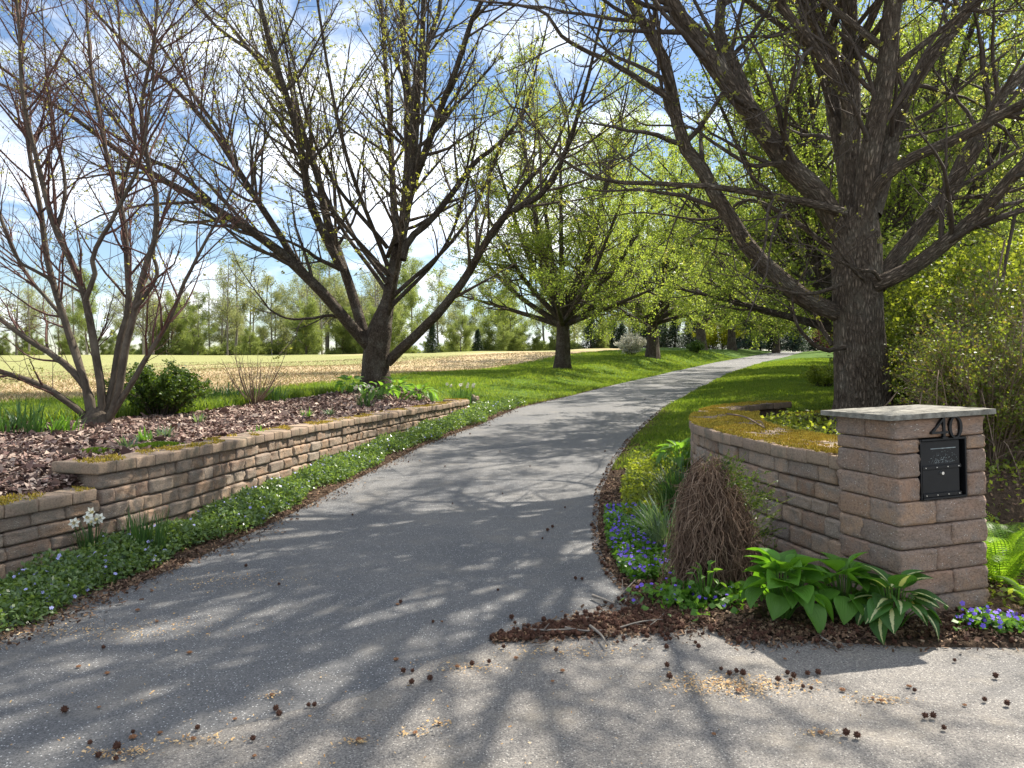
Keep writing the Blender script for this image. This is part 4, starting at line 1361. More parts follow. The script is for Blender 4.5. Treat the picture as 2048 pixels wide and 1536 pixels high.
def make_bush(seed, rx, rz_, nst, nleaf, lsize, leafm, barkm='twig', fill=.55, upb=.5):
    g = np.random.default_rng(seed)
    limbs = []
    for k in range(nst):
        a = g.uniform(0, 6.283); q = math.sqrt(g.random())
        e = np.array([math.cos(a) * rx * q, math.sin(a) * rx * q, rz_ * math.sqrt(max(1 - q * q * .72, .05)) * g.uniform(.75, 1.06)])
        b = np.array([math.cos(a) * rx * q * .22, math.sin(a) * rx * q * .22, 0])
        limbs.append((catmull([b, b * .5 + e * .5 + np.array([0, 0, .1 * rz_]), e], 8), np.linspace(.011, .003, 8)))
    L = stack(limbs)
    sp = spawn(g, L[0], L[1], 7, .2, 1, (20, 60), (.2, .4), .1, .45, 4, .05, .15, .7, .002, .004)
    tv = join([tubes(L[0], L[1], 4), tubes(sp[0], sp[1], 3)])
    p, d = along(g, sp[0], nleaf, .1, 1)
    p = p + g.normal(size=p.shape) * lsize * .6
    lf = leaf_quads(g, p, lsize, upb)
    return (mesh_np('stems', *tv[:2], smooth=True, bk=tv[2], mat=M[barkm]), mesh_np('foliage', lf[0], lf[1], mat=M[leafm]))
def place_bush(name, meshes, loc, rz, sc, label, cat='shrub', group=None):
    root = empty(name, loc, rz)
    root.scale = sc if isinstance(sc, tuple) else (sc, sc, sc)
    for nm_, me in zip(('stems', 'foliage'), meshes):
        obj(nm_, me, root)
    tag(root, label, cat, group)
    return root
# ================================================================== woodland trees
def make_wood(seed, hgt, spread, nleaf, lsize, leafm, barkm='pale_bark', r=.16, nl=16, base=.25, dens=1.0):
    g = np.random.default_rng(seed)
    top = np.array([g.normal(0, .5), g.normal(0, .5), hgt])
    tc = catmull([(0, 0, -.3), (g.normal(0, .15), g.normal(0, .15), hgt * .4), top], 24)
    tr = (tc[None], (r * (1 - np.linspace(0, 1, 24)) ** .8 + .02)[None])
    limbs = []
    for k in range(nl):
        f = base + (1 - base) * (k + g.random()) / nl
        i = min(int(f * 23), 22)
        b = tc[i]
        a = g.uniform(0, 6.283)
        L_ = spread * (1 - .65 * (f - base) / (1 - base)) * g.uniform(.6, 1.15)
        e = b + np.array([math.cos(a) * L_, math.sin(a) * L_, L_ * g.uniform(.5, 1.2)])
        limbs.append((catmull([b, b * .55 + e * .45 + np.array([0, 0, -.1 * L_]), e], 14), r * .45 * (1 - f * .6) * (1 - np.linspace(0, 1, 14)) + .012))
    L = stack(limbs)
    spec = [dict(src=[0], s=3, a=dict(per_m=1.8 * dens, t0=.15, t1=1, ang=(25, 60), lf=(.3, .5), lmin=.4, lmax=2.0, n=6, up=.05, wig=.12, rr=.6, r_end=.008, rmax=.03)),
            dict(src=[0, 1], s=3, a=dict(per_m=1.6 * dens, t0=.2, t1=1, ang=(25, 60), lf=(.3, .55), lmin=.3, lmax=1.0, n=4, up=.05, wig=.16, rr=.6, r_end=.005, rmax=.012))]
    bp, lf = grow(L, seed + 1, spec, nleaf, lsize, 1, .5, .28)
    tv = join([tubes(tr[0], tr[1], 8), tubes(L[0], L[1], 5)])
    bv = join(bp)
    return (mesh_np('trunk', *tv[:2], smooth=True, bk=tv[2], mat=M[barkm]),
            mesh_np('branches', *bv[:2], smooth=True, bk=bv[2], mat=M['twig']),
            mesh_np('crown', lf[0], lf[1], mat=M[leafm]) if lf else None)

WA = make_wood(301, 14.5, 4.6, 20000, .15, 'leaf_wood')
WB = make_wood(302, 13.5, 3.6, 12000, .15, 'leaf_wood2')
WC = make_wood(303, 15.0, 3.2, 1500, .16, 'leaf_wood2', 'pale_bark', .15, 20, .35)       # nearly bare
WD = make_wood(304, 8.0, 3.4, 26000, .15, 'leaf_wood', 'twig', .10, 26, .02)              # leafy understorey
WE = make_wood(305, 10.0, 4.2, 20000, .15, 'leaf_wood2', 'pale_bark', .13, 20, .15)

def make_fir(seed, hgt, spread, leafm, nl=90):
    g = np.random.default_rng(seed)
    tc = np.array([(0, 0, z_) for z_ in np.linspace(-.2, hgt, 12)])
    tr = (tc[None], np.linspace(.14, .015, 12)[None])
    limbs = []
    for k in range(nl):
        f = .04 + .95 * (k + g.random()) / nl
        a = k * 2.399 + g.uniform(-.4, .4)
        L_ = spread * (1 - f) ** .75 * g.uniform(.7, 1.15) + .12
        b = np.array([0, 0, f * hgt])
        e = b + np.array([math.cos(a) * L_, math.sin(a) * L_, -.12 * L_ + .1])
        limbs.append((catmull([b, b * .5 + e * .5 + np.array([0, 0, .12 * L_]), e], 6), np.linspace(.025, .006, 6)))
    L = stack(limbs)
    p, d = along(g, L[0], 9000, .1, 1)
    p = p + g.normal(size=p.shape) * .10
    lf = leaf_quads(g, p, .19, .3, .35, d)
    tv = join([tubes(tr[0], tr[1], 6), tubes(L[0], L[1], 3)])
    return (mesh_np('trunk', *tv[:2], smooth=True, bk=tv[2], mat=M['twig']), None, mesh_np('crown', lf[0], lf[1], mat=M[leafm]))
FA = make_fir(401, 5.5, 1.7, 'needle')
FB = make_fir(402, 4.6, 1.9, 'needle')
FC = make_fir(403, 5.0, 2.6, 'blue_needle')

g = np.random.default_rng(77)
GB = 'bare trees in the far left woodland edge'
for k in range(34):
    px = g.uniform(-60, 400) if k < 22 else g.uniform(400, 760)
    d = g.uniform(100, 125)
    place('woodland_tree', WC, ground_at(px, d), g.uniform(0, 6), (g.uniform(.8, 1.1), g.uniform(.5, .95)), 'tall bare thin-trunked tree in the far woodland edge at left', 'tree', GB)
GL = 'pale green trees across the field'
ORD = ['first', 'second', 'third', 'fourth', 'fifth', 'sixth', 'seventh', 'eighth', 'ninth', 'tenth', 'eleventh', 'twelfth', 'thirteenth', 'fourteenth']
for i, (px, d, k, s) in enumerate([(60, 112, WB, .7), (150, 120, WE, .7), (175, 104, WA, .75), (250, 118, WB, .75), (330, 108, WE, .8), (395, 100, WA, .55), (420, 122, WC, .85), (470, 106, WB, 1.08), (500, 118, WC, 1.0), (545, 104, WE, .95), (600, 112, WB, .85), (655, 118, WA, .8)]):
    lb = 'tallest pale green tree rising over the field at centre left' if px == 470 else '%s from the left of the taller pale green trees across the field' % ORD[i]
    place('woodland_tree', k, ground_at(px, d), g.uniform(0, 6), s, lb, 'tree', GL)
for k in range(16):
    px = g.uniform(300, 800)
    place('woodland_tree', [WB, WE, WC][k % 3], ground_at(px, g.uniform(115, 135)), g.uniform(0, 6), (g.uniform(.8, 1.1), g.uniform(.55, .95)), 'pale thin tree in the depth of the wood behind the field', 'tree', 'thin trees in the wood behind the field')
GU = 'low leafy trees behind the field'
for k in range(14):
    px = -40 + k * 27 + g.uniform(-10, 10)
    place('woodland_tree', WD, ground_at(px, g.uniform(105, 118)), g.uniform(0, 6), g.uniform(.25, .42), 'low bushy leafing tree in the green band behind the field', 'tree', GU)
for k in range(34):
    px = g.uniform(330, 1230)
    d = g.uniform(97, 112)
    place('woodland_tree', WD, ground_at(px, d), g.uniform(0, 6), float(np.clip(np.exp(g.normal(-.85, .35)), .2, .95)), 'low bushy leafing tree in the green band behind the field', 'tree', GU)
GT = 'tall trees behind the avenue'
for k in range(26):
    px = 640 + k * 48 + g.uniform(-20, 20)
    d = g.uniform(112, 140)
    place('woodland_tree', [WA, WB, WE, WA][k % 4], ground_at(px, d), g.uniform(0, 6), g.uniform(.9, 1.3), 'tall leafing woodland tree filling the background behind the maples', 'tree', GT)
GF = 'dark evergreens along the back'
for k in range(26):
    px = 1185 + k * 21 + g.uniform(-6, 6)
    if 1420 < px < 1450: continue
    d = g.uniform(100, 108)
    place('evergreen_tree', [FA, FB][k % 2], ground_at(px, d), g.uniform(0, 6), (g.uniform(.8, 1.05), g.uniform(.75, 1.0)), 'dark conical evergreen in the screen behind the avenue maples', 'evergreen', GF)
for px, d, s in ((865, 100, .72), (955, 103, .6)):
    place('evergreen_tree', FA, ground_at(px, d), 1.0, s, 'small dark evergreen at the field edge, %s of two' % ('left' if px < 900 else 'right'), 'evergreen', None)
for px, d, s in ((1500, 97, .95), (1585, 100, .85)):
    place('spruce_tree', FC, ground_at(px, d), 2.0, s, 'blue-grey spruce with spread boughs, %s of the pale trunk' % ('left' if px < 1552 else 'right'), 'evergreen', None)
# woodland on the right, behind the thicket
GW = 'woodland trees right of the drive'
for wi, (x, y, k, s) in enumerate([(13.5, 19, WA, .8), (12.5, 26, WB, .9), (16.5, 27, WA, .9), (17.5, 35, WB, 1.0), (22, 33, WE, 1.0), (21.5, 43, WA, 1.05), (27, 52, WB, 1.1), (31, 47, WA, 1.0), (26, 38, WE, 1.0), (15.2, 22, WD, .8), (34, 66, WA, 1.1), (38, 75, WB, 1.2), (44, 88, WA, 1.2)]):
    place('woodland_tree', k, (x, y, float(zt(x, y)) - .1), g.uniform(0, 6), s, '%s leafing woodland tree behind the thicket, counted from the nearest' % ORD[wi], 'tree', GW)
HB = make_bush(520, 2.6, 3.0, 60, 7000, .19, 'leaf_wood')
GH = 'hedgerow shrubs at the far field edge'
for k in range(84):
    px = g.uniform(-60, 1280)
    sc_ = g.uniform(.35, .6) if px < 330 else g.uniform(.5, .9)
    x_, y_, z_ = ground_at(px, g.uniform(104, 122)); z_ -= .5
    place_bush('hedgerow_shrub', HB, (x_, y_, z_), k * 1.3, sc_, 'leafy hedgerow shrub along the far edge of the field', 'shrub', GH)
# purple-leaved tree glimpsed past the trunk
WP = make_wood(306, 5.0, 2.4, 9000, .12, 'leaf_red', 'twig', .08, 18, .2)
place('plum_tree', WP, ground_at(1665, 52), 1.0, .8, 'small purple-leaved tree glimpsed left of the massive trunk', 'tree', None)

# ================================================================== shrubs
BX = make_bush(501, .75, .92, 90, 15000, .05, 'leaf_dark')
x, y = -5.45, 11.9
place_bush('evergreen_shrub', BX, (x, y, float(zt(x, y)) - .03), 0, (1.0, 1.0, .86), 'rounded dense dark green shrub behind the bare multi-stemmed tree')
WHB = make_bush(502, 1.5, 1.9, 60, 8000, .11, 'leaf_white')
place_bush('flowering_bush', WHB, ground_at(1262, 58), 0, .85, 'white blossoming bush on the grass left of the third maple')
GOB = make_bush(503, 3.2, 3.4, 70, 9000, .16, 'leaf_gold')
place_bush('golden_shrub', GOB, ground_at(1435, 90), 0, 1, 'large golden-green shrub between two far maple trunks')
LOW = make_bush(504, .8, .7, 50, 4500, .07, 'leaf_bush')
place_bush('low_shrub', LOW, ground_at(1648, 24), 0, .9, 'low light green shrub on the lawn just left of the massive trunk')
place_bush('low_shrub', make_bush(505, 1.0, 1.1, 40, 4000, .10, 'leaf_dark'), ground_at(1390, 66), 0, .9, 'dark spiky plant at the foot of the fourth maple')

# bare twiggy shrub in the bed
g = np.random.default_rng(9)
def bare_shrub(seed, hgt, spread, nst):
    g = np.random.default_rng(seed)
    limbs = []
    for k in range(nst):
        a = g.uniform(0, 6.283); q = g.uniform(.15, 1)
        e = np.array([math.cos(a) * spread * q, math.sin(a) * spread * q, hgt * g.uniform(.6, 1.05)])
        b = np.array([math.cos(a), math.sin(a), 0]) * .08 * g.random()
        limbs.append((catmull([b, b * .55 + e * .45 + np.array([math.cos(a), math.sin(a), 0]) * .06, e], 10), np.linspace(.012, .003, 10)))
    L = stack(limbs)
    s1 = spawn(g, L[0], L[1], 4.5, .35, 1, (25, 60), (.2, .4), .1, .4, 5, .05, .18, .7, .0025, .005)
    return join([tubes(L[0], L[1], 5), tubes(s1[0], s1[1], 3)])
bs = bare_shrub(9, 1.05, .75, 24)
x, y, z_ = ground_at(508, 15.0)
root = empty('bare_shrub', (x, y, z_))
obj('stems', mesh_np('stems', *bs[:2], smooth=True, bk=bs[2], mat=M['stem']), root)
tag(root, 'leafless pale-stemmed shrub in the mulch between dark shrub and maple', 'shrub')

# ---- thicket on the right
TH = [make_bush(511, 1.25, 2.5, 170, 26000, .070, 'leaf_bush', 'twig', upb=.4), make_bush(512, 1.4, 2.9, 170, 26000, .072, 'leaf_bush', 'twig', upb=.4), make_bush(513, 1.2, 2.1, 190, 21000, .048, 'leaf_thorn', 'stem')]
th = [(6.1, 9.9, 2, .95, 'low dark tangled thicket shrub directly behind the pillar cap'),
      (5.35, 8.4, 2, .75, 'low dark tangled thicket shrub at the right foot of the massive trunk'),
      (5.95, 8.9, 2, 1.05, 'low dark tangled thicket shrub at the right edge above the ferns'),
      (4.6, 7.4, 2, .7, 'smallest tangled thicket shrub, close behind the right side of the pillar'),
      (6.6, 11.4, 0, 1.0, 'tall bright-leaved thicket shrub above the pillar cap, right of the massive trunk'),
      (7.2, 10.9, 0, 1.05, 'tall bright-leaved thicket shrub at the right edge of the picture'),
      (7.9, 15.2, 0, 1.1, 'bright-leaved thicket shrub seen just past the right side of the massive trunk'),
      (7.4, 12.2, 1, 1.0, 'tall spreading thicket shrub behind the two bright-leaved ones at right'),
      (6.75, 13.0, 1, .95, 'tall spreading thicket shrub nearest behind the massive trunk'),
      (8.5, 13.5, 1, 1.1, 'tall spreading thicket shrub far back at the right edge'),
      (9.6, 15.6, 1, 1.2, 'highest thicket shrub at the back right'),
      (9.2, 17.5, 1, 1.2, 'farthest thicket shrub, glimpsed right of the massive trunk'),
      (11.0, 18.5, 1, 1.2, 'farthest thicket shrub towards the right edge')]
for i, (x, y, k, s, lb) in enumerate(th):
    place_bush('thicket_shrub', TH[k], (x, y, float(zt(x, y)) - .05), i * 1.1, s, lb, 'shrub', 'overgrown thicket on the right')
# bare arching vines
g = np.random.default_rng(15)
vl = []
for k in range(90):
    b = np.array([g.uniform(4.0, 7.2), g.uniform(6.6, 8.6), .1])
    a = g.uniform(0, 6.283)
    hh = g.uniform(.6, 1.7)
    e = b + np.array([math.cos(a) * g.uniform(.4, 1.3), math.sin(a) * .7, hh * g.uniform(.1, .9)])
    vl.append((catmull([b, (b + e) / 2 + np.array([g.normal(0, .15), 0, hh * .7]), e], 14), np.full(14, g.uniform(.003, .008))))
V = stack(vl)
s1 = spawn(g, V[0], V[1], 5, .2, 1, (25, 65), (.15, .3), .1, .5, 5, -.02, .18, .7, .002, .004)
vt = join([tubes(V[0], V[1], 4), tubes(s1[0], s1[1], 3)])
o = obj('bramble_canes', mesh_np('bramble_canes', *vt[:2], smooth=True, bk=vt[2], mat=M['stem']))
tag(o, 'tangle of bare tan bramble canes behind and right of the pillar', 'bramble', None, 'stuff')
for i, (pts_, lb) in enumerate([
    ([(2010, 480, 9.5), (1995, 560, 9.4), (1990, 640, 9.3), (2005, 700, 9.2)], 'long pale vine hanging in the thicket at the right edge'),
    ([(1895, 980, 8.0), (1925, 870, 8.1), (1960, 760, 8.2), (1930, 690, 8.4), (1915, 640, 8.6)], 'thick pale vine stem rising behind the pillar cap'),
    ([(2030, 430, 10), (2005, 560, 9.9), (2000, 640, 9.8), (2010, 720, 9.7), (2005, 900, 9.6)], 'dark upright sapling stem in the thicket at right')]):
    pt = np.array([P(*q) for q in pts_])
    c = catmull(pt, 16)
    v_ = tubes(c[None], np.linspace(.022 if i == 2 else .012, .008, 16)[None], 6)
    o = obj('vine_stem', mesh_np('vine_stem', *v_[:2], smooth=True, bk=v_[2], mat=M['twig' if i == 2 else 'stem']))
    tag(o, lb, 'vine')

# ================================================================== grass
g = np.random.default_rng(100)
def scatter(n, y0, y1, xa_, xb_, mask):
    y = np.exp(g.uniform(math.log(y0), math.log(y1), n))
    x = xa_(y) + (xb_(y) - xa_(y)) * g.random(n)
    k = mask(x, y)
    return x[k], y[k]
def mask_left_lawn(x, y):
    dl = XL(y) - x
    bed = (x > XB(y) - .1) & (x < XBR(y) + .1) & (y < 21.9)
    return (dl > .03) & (x > XF(y) - .3) & ~bed & ~((XWL(y) - x < .15) & (y < 18.3))
def mask_right_lawn(x, y):
    return (x - XR(y) > .03) & ((y > 12.6) | (x - XWR(y) < 0)) & (x < 5.4 + (y - 12) * .46)
x1, y1 = scatter(150000, 8.5, 70, lambda y: np.maximum(XF(y) - .3, -.72 * y), XL, mask_left_lawn)
x2, y2 = scatter(120000, 10.3, 60, XR, lambda y: 5.4 + (y - 12) * .46, mask_right_lawn)
x = np.concatenate([x1, x2]); y = np.concatenate([y1, y2])
pos = np.stack([x, y, zt(x, y) - .005], 1)
tall = 1 + .5 * np.sin(x * 1.3 + 2 * np.sin(y * .5)) * np.sin(y * .9)
V, _, T = blades(g, pos, (.055 + .0006 * y) * tall * g.uniform(.6, 1.3, len(x)), .007 + .0007 * y, .9)
o = obj('grass', mesh_np('grass', V, T=T, mat=M['grass']))
tag(o, 'mown green lawn grass on both sides of the drive', 'grass', None, 'stuff')
# tall grass along the bed's far edge
n = 9000
y = g.uniform(8.8, 21.5, n); x = XB(y) - np.abs(g.normal(0, .45, n)) - .02
x = np.where(y < 9.2, g.uniform(-7.5, -6.2, n), x)
pos = np.stack([x, y, zt(x, y) - .01], 1)
V, Q, _ = blades(g, pos, .2, .012, .9, 3)
o = obj('tall_grass', mesh_np('tall_grass', V, Q, mat=M['grass']))
tag(o, 'longer grass fringing the back of the mulch bed', 'grass', None, 'stuff')
# stubble in the field
n = 60000
y = np.exp(g.uniform(math.log(12.5), math.log(60), n)); x = XF(y) - np.abs(g.normal(0, 1, n)) * (4 + .25 * y)
k = x > -.75 * y
x, y = x[k], y[k]
pos = np.stack([x, y, zt(x, y)], 1)
V, _, T = blades(g, pos, .07, .012 + .0007 * y, 2.2)
o = obj('stubble', mesh_np('stubble', V, T=T, mat=islandmat('straw', [(0.35, 0.24, 0.13), (0.55, 0.42, 0.26), (0.12, 0.16, 0.04), (0.45, 0.33, 0.2), (0.2, 0.22, 0.06)])))
tag(o, 'pale straw stubble and sprouting crop lying on the field', 'stubble', None, 'stuff')

# ================================================================== mulch, litter
def chips(g, pos, size, flat=.35):
    k = len(pos)
    nor = nrm(g.normal(size=(k, 3)) * flat + np.array([0, 0, 1.0]))
    ax = g.normal(size=(k, 3)); ax = nrm(ax - nor * (ax * nor).sum(1, keepdims=True))
    sd = np.cross(nor, ax)
    l = (size * g.uniform(.5, 1.5, k))[:, None]; w = l * g.uniform(.15, .7, k)[:, None]
    V = np.stack([pos - ax * l / 2 - sd * w / 2, pos + ax * l / 2 - sd * w * .3, pos + ax * l / 2 + sd * w / 2, pos - ax * l * .4 + sd * w / 2], 1)
    return V.reshape(-1, 3), np.arange(k * 4).reshape(-1, 4)
n = 50000
y = np.exp(g.uniform(math.log(4.3), math.log(21.8), n)); x = np.maximum(XB(y), -.75 * y - .3) + (XWL(y) - .15 - np.maximum(XB(y), -.75 * y - .3)) * g.random(n)
k = (x < XBR(y)) & (x > XB(y))
x, y = x[k], y[k]
pos = np.stack([x, y, zt(x, y) + g.uniform(0, .02, len(x))], 1)
V, Q = chips(g, pos, (.036 + .0012 * y) * np.exp(g.normal(0, .35, len(x))), .5)
o = obj('mulch_chips', mesh_np('mulch_chips', V, Q, mat=M['chip']))
tag(o, 'brown and pinkish wood mulch chips covering the raised bed', 'mulch', None, 'stuff')

def litter_pts(n, fn):
    x, y = fn(n)
    return np.stack([x, y, zt(x, y) + .012 + g.uniform(0, .012, len(x))], 1)
def left_edge(n):
    y = np.exp(g.uniform(math.log(3.2), math.log(22), n)); return XL(y) + g.normal(-.05, .10 * (1 + .4 * np.sin(y * 3)), n) , y
def right_edge(n):
    y = np.exp(g.uniform(math.log(4.35), math.log(20), n)); return XR(y) + np.abs(g.normal(0, .22, n)) - .06, y
def right_front(n):
    x = g.uniform(.7, 3.3, n); y = 4.30 + g.normal(.13, .10, n) + .25 * (x < 1.2); return x, y
def right_bed(n):
    y = g.uniform(4.4, 9.5, n); return XR(y) + (XWR(y) - XR(y)) * g.random(n), y
def behind(n):
    x = g.uniform(3.0, 6.0, n); y = g.uniform(4.4, 8.5, n); return x, y
def tip(n):                                          # drift of seed balls and bark where drive meets road
    t = g.random(n) ** .8; s = g.normal(0, .5, n)
    ax0 = np.array([-.12, 4.33]); ax1 = np.array([1.0, 4.75])
    c = ax0[None] * (1 - t)[:, None] + ax1[None] * t[:, None]
    w = .05 + .26 * t
    return c[:, 0] - .35 * s * w, c[:, 1] + s * w
pp = np.concatenate([litter_pts(9500, left_edge), litter_pts(6500, right_edge), litter_pts(7000, right_front), litter_pts(9000, right_bed), litter_pts(4500, tip), litter_pts(9000, behind)])
V, Q = chips(g, pp, .023, .55)
o = obj('leaf_litter', mesh_np('leaf_litter', V, Q, mat=M['litter']))
tag(o, 'brown leaf and bark litter gathered along the edges of the drive', 'litter', None, 'stuff')

def hit0(px, py, z0=0.0):
    v = ray(px, py); t = (z0 - H) / v[2]
    return np.array([v[0] * t, v[1] * t])
# crushed seed balls: tan crumbs
cl = [((1460, 1375), .17, .045, 900), ((239, 1512), .08, .02, 160), ((1150, 1305), .22, .04, 260), ((385, 1485), .1, .02, 90), ((545, 1396), .03, .015, 40), ((1760, 1405), .07, .018, 120), ((1640, 1471), .04, .015, 60), ((718, 1488), .04, .015, 60), ((880, 1453), .03, .015, 45), ((830, 1472), .04, .015, 45), ((1590, 1375), .07, .025, 70), ((460, 1165), .3, .09, 260), ((330, 1260), .3, .09, 200), ((130, 1265), .3, .06, 300), ((940, 1340), .12, .03, 130), ((1000, 1490), .8, .2, 120), ((400, 1430), .9, .25, 140)]
pl = []
for (c, sx, sy, k) in cl:
    q = hit0(*c)
    pl.append(np.stack([g.normal(q[0], sx, k), g.normal(q[1], sy * 1.4, k), np.full(k, .012) + g.uniform(0, .006, k)], 1))
V, Q = chips(g, np.concatenate(pl), .011, .35)
o = obj('crushed_seed_crumbs', mesh_np('crushed_seed_crumbs', V, Q, mat=M['dust']))
tag(o, 'tan crumbs of crushed seed balls scattered over the asphalt', 'crumbs', None, 'stuff')

# seed balls
def ball_mesh(seed, mat, squash=1.0, n=30):
    g = np.random.default_rng(seed)
    k = np.arange(n) + .5
    ph = np.arccos(1 - 2 * k / n); th_ = math.pi * (1 + 5 ** .5) * k
    d = np.stack([np.cos(th_) * np.sin(ph), np.sin(th_) * np.sin(ph), np.cos(ph)], 1) + g.normal(size=(n, 3)) * .12
    d = nrm(d)
    bm = bmesh.new()
    bmesh.ops.create_icosphere(bm, subdivisions=1, radius=.0135)
    for q in d:
        q = Vector(q); t = q.orthogonal().normalized(); b = q.cross(t)
        L_ = g.uniform(.0170, .0205)
        vs = [bm.verts.new(q * .011 + (t * math.cos(a) + b * math.sin(a)) * .0038) for a in (0, 2.09, 4.19)]
        tipv = bm.verts.new(q * L_)
        for i in range(3): bm.faces.new((vs[i], vs[(i + 1) % 3], tipv))
    for v in bm.verts: v.co.z *= squash
    me = bpy.data.meshes.new('seed_ball'); bm.to_mesh(me); bm.free(); me.materials.append(mat)
    return me
BALL = [ball_mesh(600 + i, M['ball']) for i in range(4)]
CRUSH = [ball_mesh(620 + i, M['ball2'], .45) for i in range(2)]
singles = [(489,1069),(492,1137),(558,1173),(304,1186,1),(275,1225,1),(314,1247,1),(59,1283),(207,1302),(157,1338,1),(214,1352,1),(379,1310,1),(129,1430),(198,1421,1),(544,1396,1),(552,1426),(558,1438),(617,1419),(629,1418),(470,1445,1),(266,1472),(266,1482,1),(320,1473,1),(395,1466),(180,1494),(234,1505),(239,1514,1),(197,1521),(506,1487),(386,1484,1),(509,1519,1),(232,1527),
 (705,1033),(1130,1018),(1105,1058),(1095,1065),(1085,1081),(996,1185),(1151,1162),(1164,1163),(801,1210),(795,1213,1),(866,1250),(884,1247,1),(792,1325,1),(807,1350),(825,1349),(823,1374),(860,1366),(915,1339,1),(944,1336),(978,1330),(1125,1347,1),(1105,1367,1),(718,1488,1),(830,1472,1),(879,1453,1),(1023,1242),(1030,1252),(1003,1271),(989,1278),(1007,1300),(1112,1308),(1032,1321,1),(1235,1291),(1247,1283),(1333,1302),(1339,1363),(1334,1338),
 (1391,1292),(1397,1301),(1439,1274),(1423,1268),(1456,1275),(1442,1346),(1473,1350),(1486,1356),(1459,1355),(1575,1354),(1587,1360),(1581,1368),(1556,1368),(1615,1355),(1636,1354),(1606,1380),(1622,1384),(1477,1389,1),(1818,1379,1),(1829,1388),(1909,1328),(1991,1360),(1969,1408),(2014,1416),(1929,1415,1),(1850,1441),(1866,1441),(1888,1464),(1745,1401,1),(1763,1408,1),(1428,1474,1),(1641,1471,1),(1692,1477),(1714,1482),(1570,1322,1),(1685,1387,1),
 (890,935),(940,870),(1000,905),(1060,935),(1210,905),(905,1010),(1005,990),(1290,800)]
nb = 0
def put_ball(x, y, zz, crush, label, group):
    global nb
    o = bpy.data.objects.new('seed_ball', random.choice(CRUSH if crush else BALL))
    s = random.choice([.6, .7, .8, .9, 1.0]) * random.uniform(.9, 1.1)
    o.scale = (s, s, s)
    o.location = (x, y, zz + (.008 if crush else .0165) * s)
    o.rotation_euler = (0, 0, random.uniform(0, 6.28)) if crush else tuple(random.uniform(0, 6.28) for _ in range(3))
    link(o); tag(o, label, 'seed ball', group); nb += 1
for s in singles:
    v = ray(s[0], s[1])
    q = road_hit(s[0], s[1])
    put_ball(q[0], q[1], float(ZR(q[1])) + .008, len(s) > 2, 'flattened tan spiky seed ball crushed on the asphalt' if len(s) > 2 else 'whole dark brown spiky seed ball lying on the asphalt', 'crushed seed balls on the asphalt' if len(s) > 2 else 'whole seed balls on the asphalt')
left_n = 296 - nb
xs, ys_ = tip(int(left_n * .62))
for a, b in zip(xs, ys_): put_ball(a, b, max(.008, float(zt(a, b))) + .006, False, 'spiky brown seed ball heaped in the drift at the corner of drive and bed', 'seed balls heaped at the drive corner')
xs, ys_ = right_front(left_n - int(left_n * .62))
for a, b in zip(xs, ys_): put_ball(a, b, float(zt(a, b)) + .012, False, 'spiky brown seed ball in the litter below the pillar and hostas', 'seed balls in the litter below the pillar')
# the rest of the drift as one mass
g = np.random.default_rng(41)
base = BALL[0]
bv = np.empty(len(base.vertices) * 3); base.vertices.foreach_get('co', bv); bv = bv.reshape(-1, 3)
bt = np.array([tuple(p.vertices) for p in base.polygons])
ex = [tip(260), right_edge(120), right_front(110), right_bed(60)]
px_ = np.concatenate([e[0] for e in ex]); py_ = np.concatenate([e[1] for e in ex])
pz_ = np.maximum(zt(px_, py_), .008) + .016
ang = g.uniform(0, 6.28, len(px_)); ca, sa = np.cos(ang), np.sin(ang)
sc_ = g.uniform(.8, 1.15, len(px_))
Vb = np.stack([(bv[None, :, 0] * ca[:, None] - bv[None, :, 2] * sa[:, None]), bv[None, :, 1] + 0 * ca[:, None], bv[None, :, 0] * sa[:, None] + bv[None, :, 2] * ca[:, None]], -1) * sc_[:, None, None] + np.stack([px_, py_, pz_], 1)[:, None]
Tb = (bt[None] + (np.arange(len(px_)) * len(bv))[:, None, None]).reshape(-1, 3)
o = obj('seed_ball_drift', mesh_np('seed_ball_drift', Vb, T=Tb, mat=M['ball']))
tag(o, 'dense drift of dark spiky seed balls at the corner of the drive', 'seed balls', None, 'stuff')

# fallen sticks
sticks = [((1185, 1200), (1230, 1218), .011), ((1060, 1270), (1145, 1270), .008), ((1180, 1262), (1215, 1303), .010), ((1130, 1265), (1210, 1272), .007), ((1225, 1215), (1275, 1165), .007), ((1240, 1265), (1320, 1250), .006), ((1630, 1270), (1665, 1300), .007), ((1330, 1235), (1300, 1262), .005), ((1070, 1300), (1110, 1290), .005), ((530, 1158), (552, 1152), .004)]
lbs = ['short thick pale stick at the top of the seed ball drift', 'long thin stick lying along the seed ball drift', 'forked pale stick at the lower edge of the drift', 'pale twig in the middle of the seed ball drift', 'slim twig leaning up from the drift towards the violets', 'thin bent twig at the right of the drift', 'straight straw-coloured stick in front of the hostas', 'short twig between drift and hostas', 'tiny twig at the drift tip', 'tiny twig alone on the drive at left']
g = np.random.default_rng(42)
for (a, b, r_), lb in zip(sticks, lbs):
    p0, p1 = hit0(*a), hit0(*b)
    A = np.array([p0[0], p0[1], .03]); B = np.array([p1[0], p1[1], .035])
    c = catmull([A, (A + B) / 2 + g.normal(0, .015, 3) * [1, 1, .3], B], 9)
    L_ = (c[None], np.linspace(r_, r_ * .5, 9)[None])
    s1 = spawn(g, L_[0], L_[1], 8, .3, .9, (25, 50), (.2, .35), .04, .12, 4, 0, .1, .6, .002, .004)
    tv = join([tubes(*L_, 6)] + ([tubes(*s1, 4)] if len(s1[0]) else []))
    o = obj('fallen_stick', mesh_np('fallen_stick', *tv[:2], smooth=True, bk=tv[2], mat=M['pale_bark']))
    tag(o, lb, 'stick')
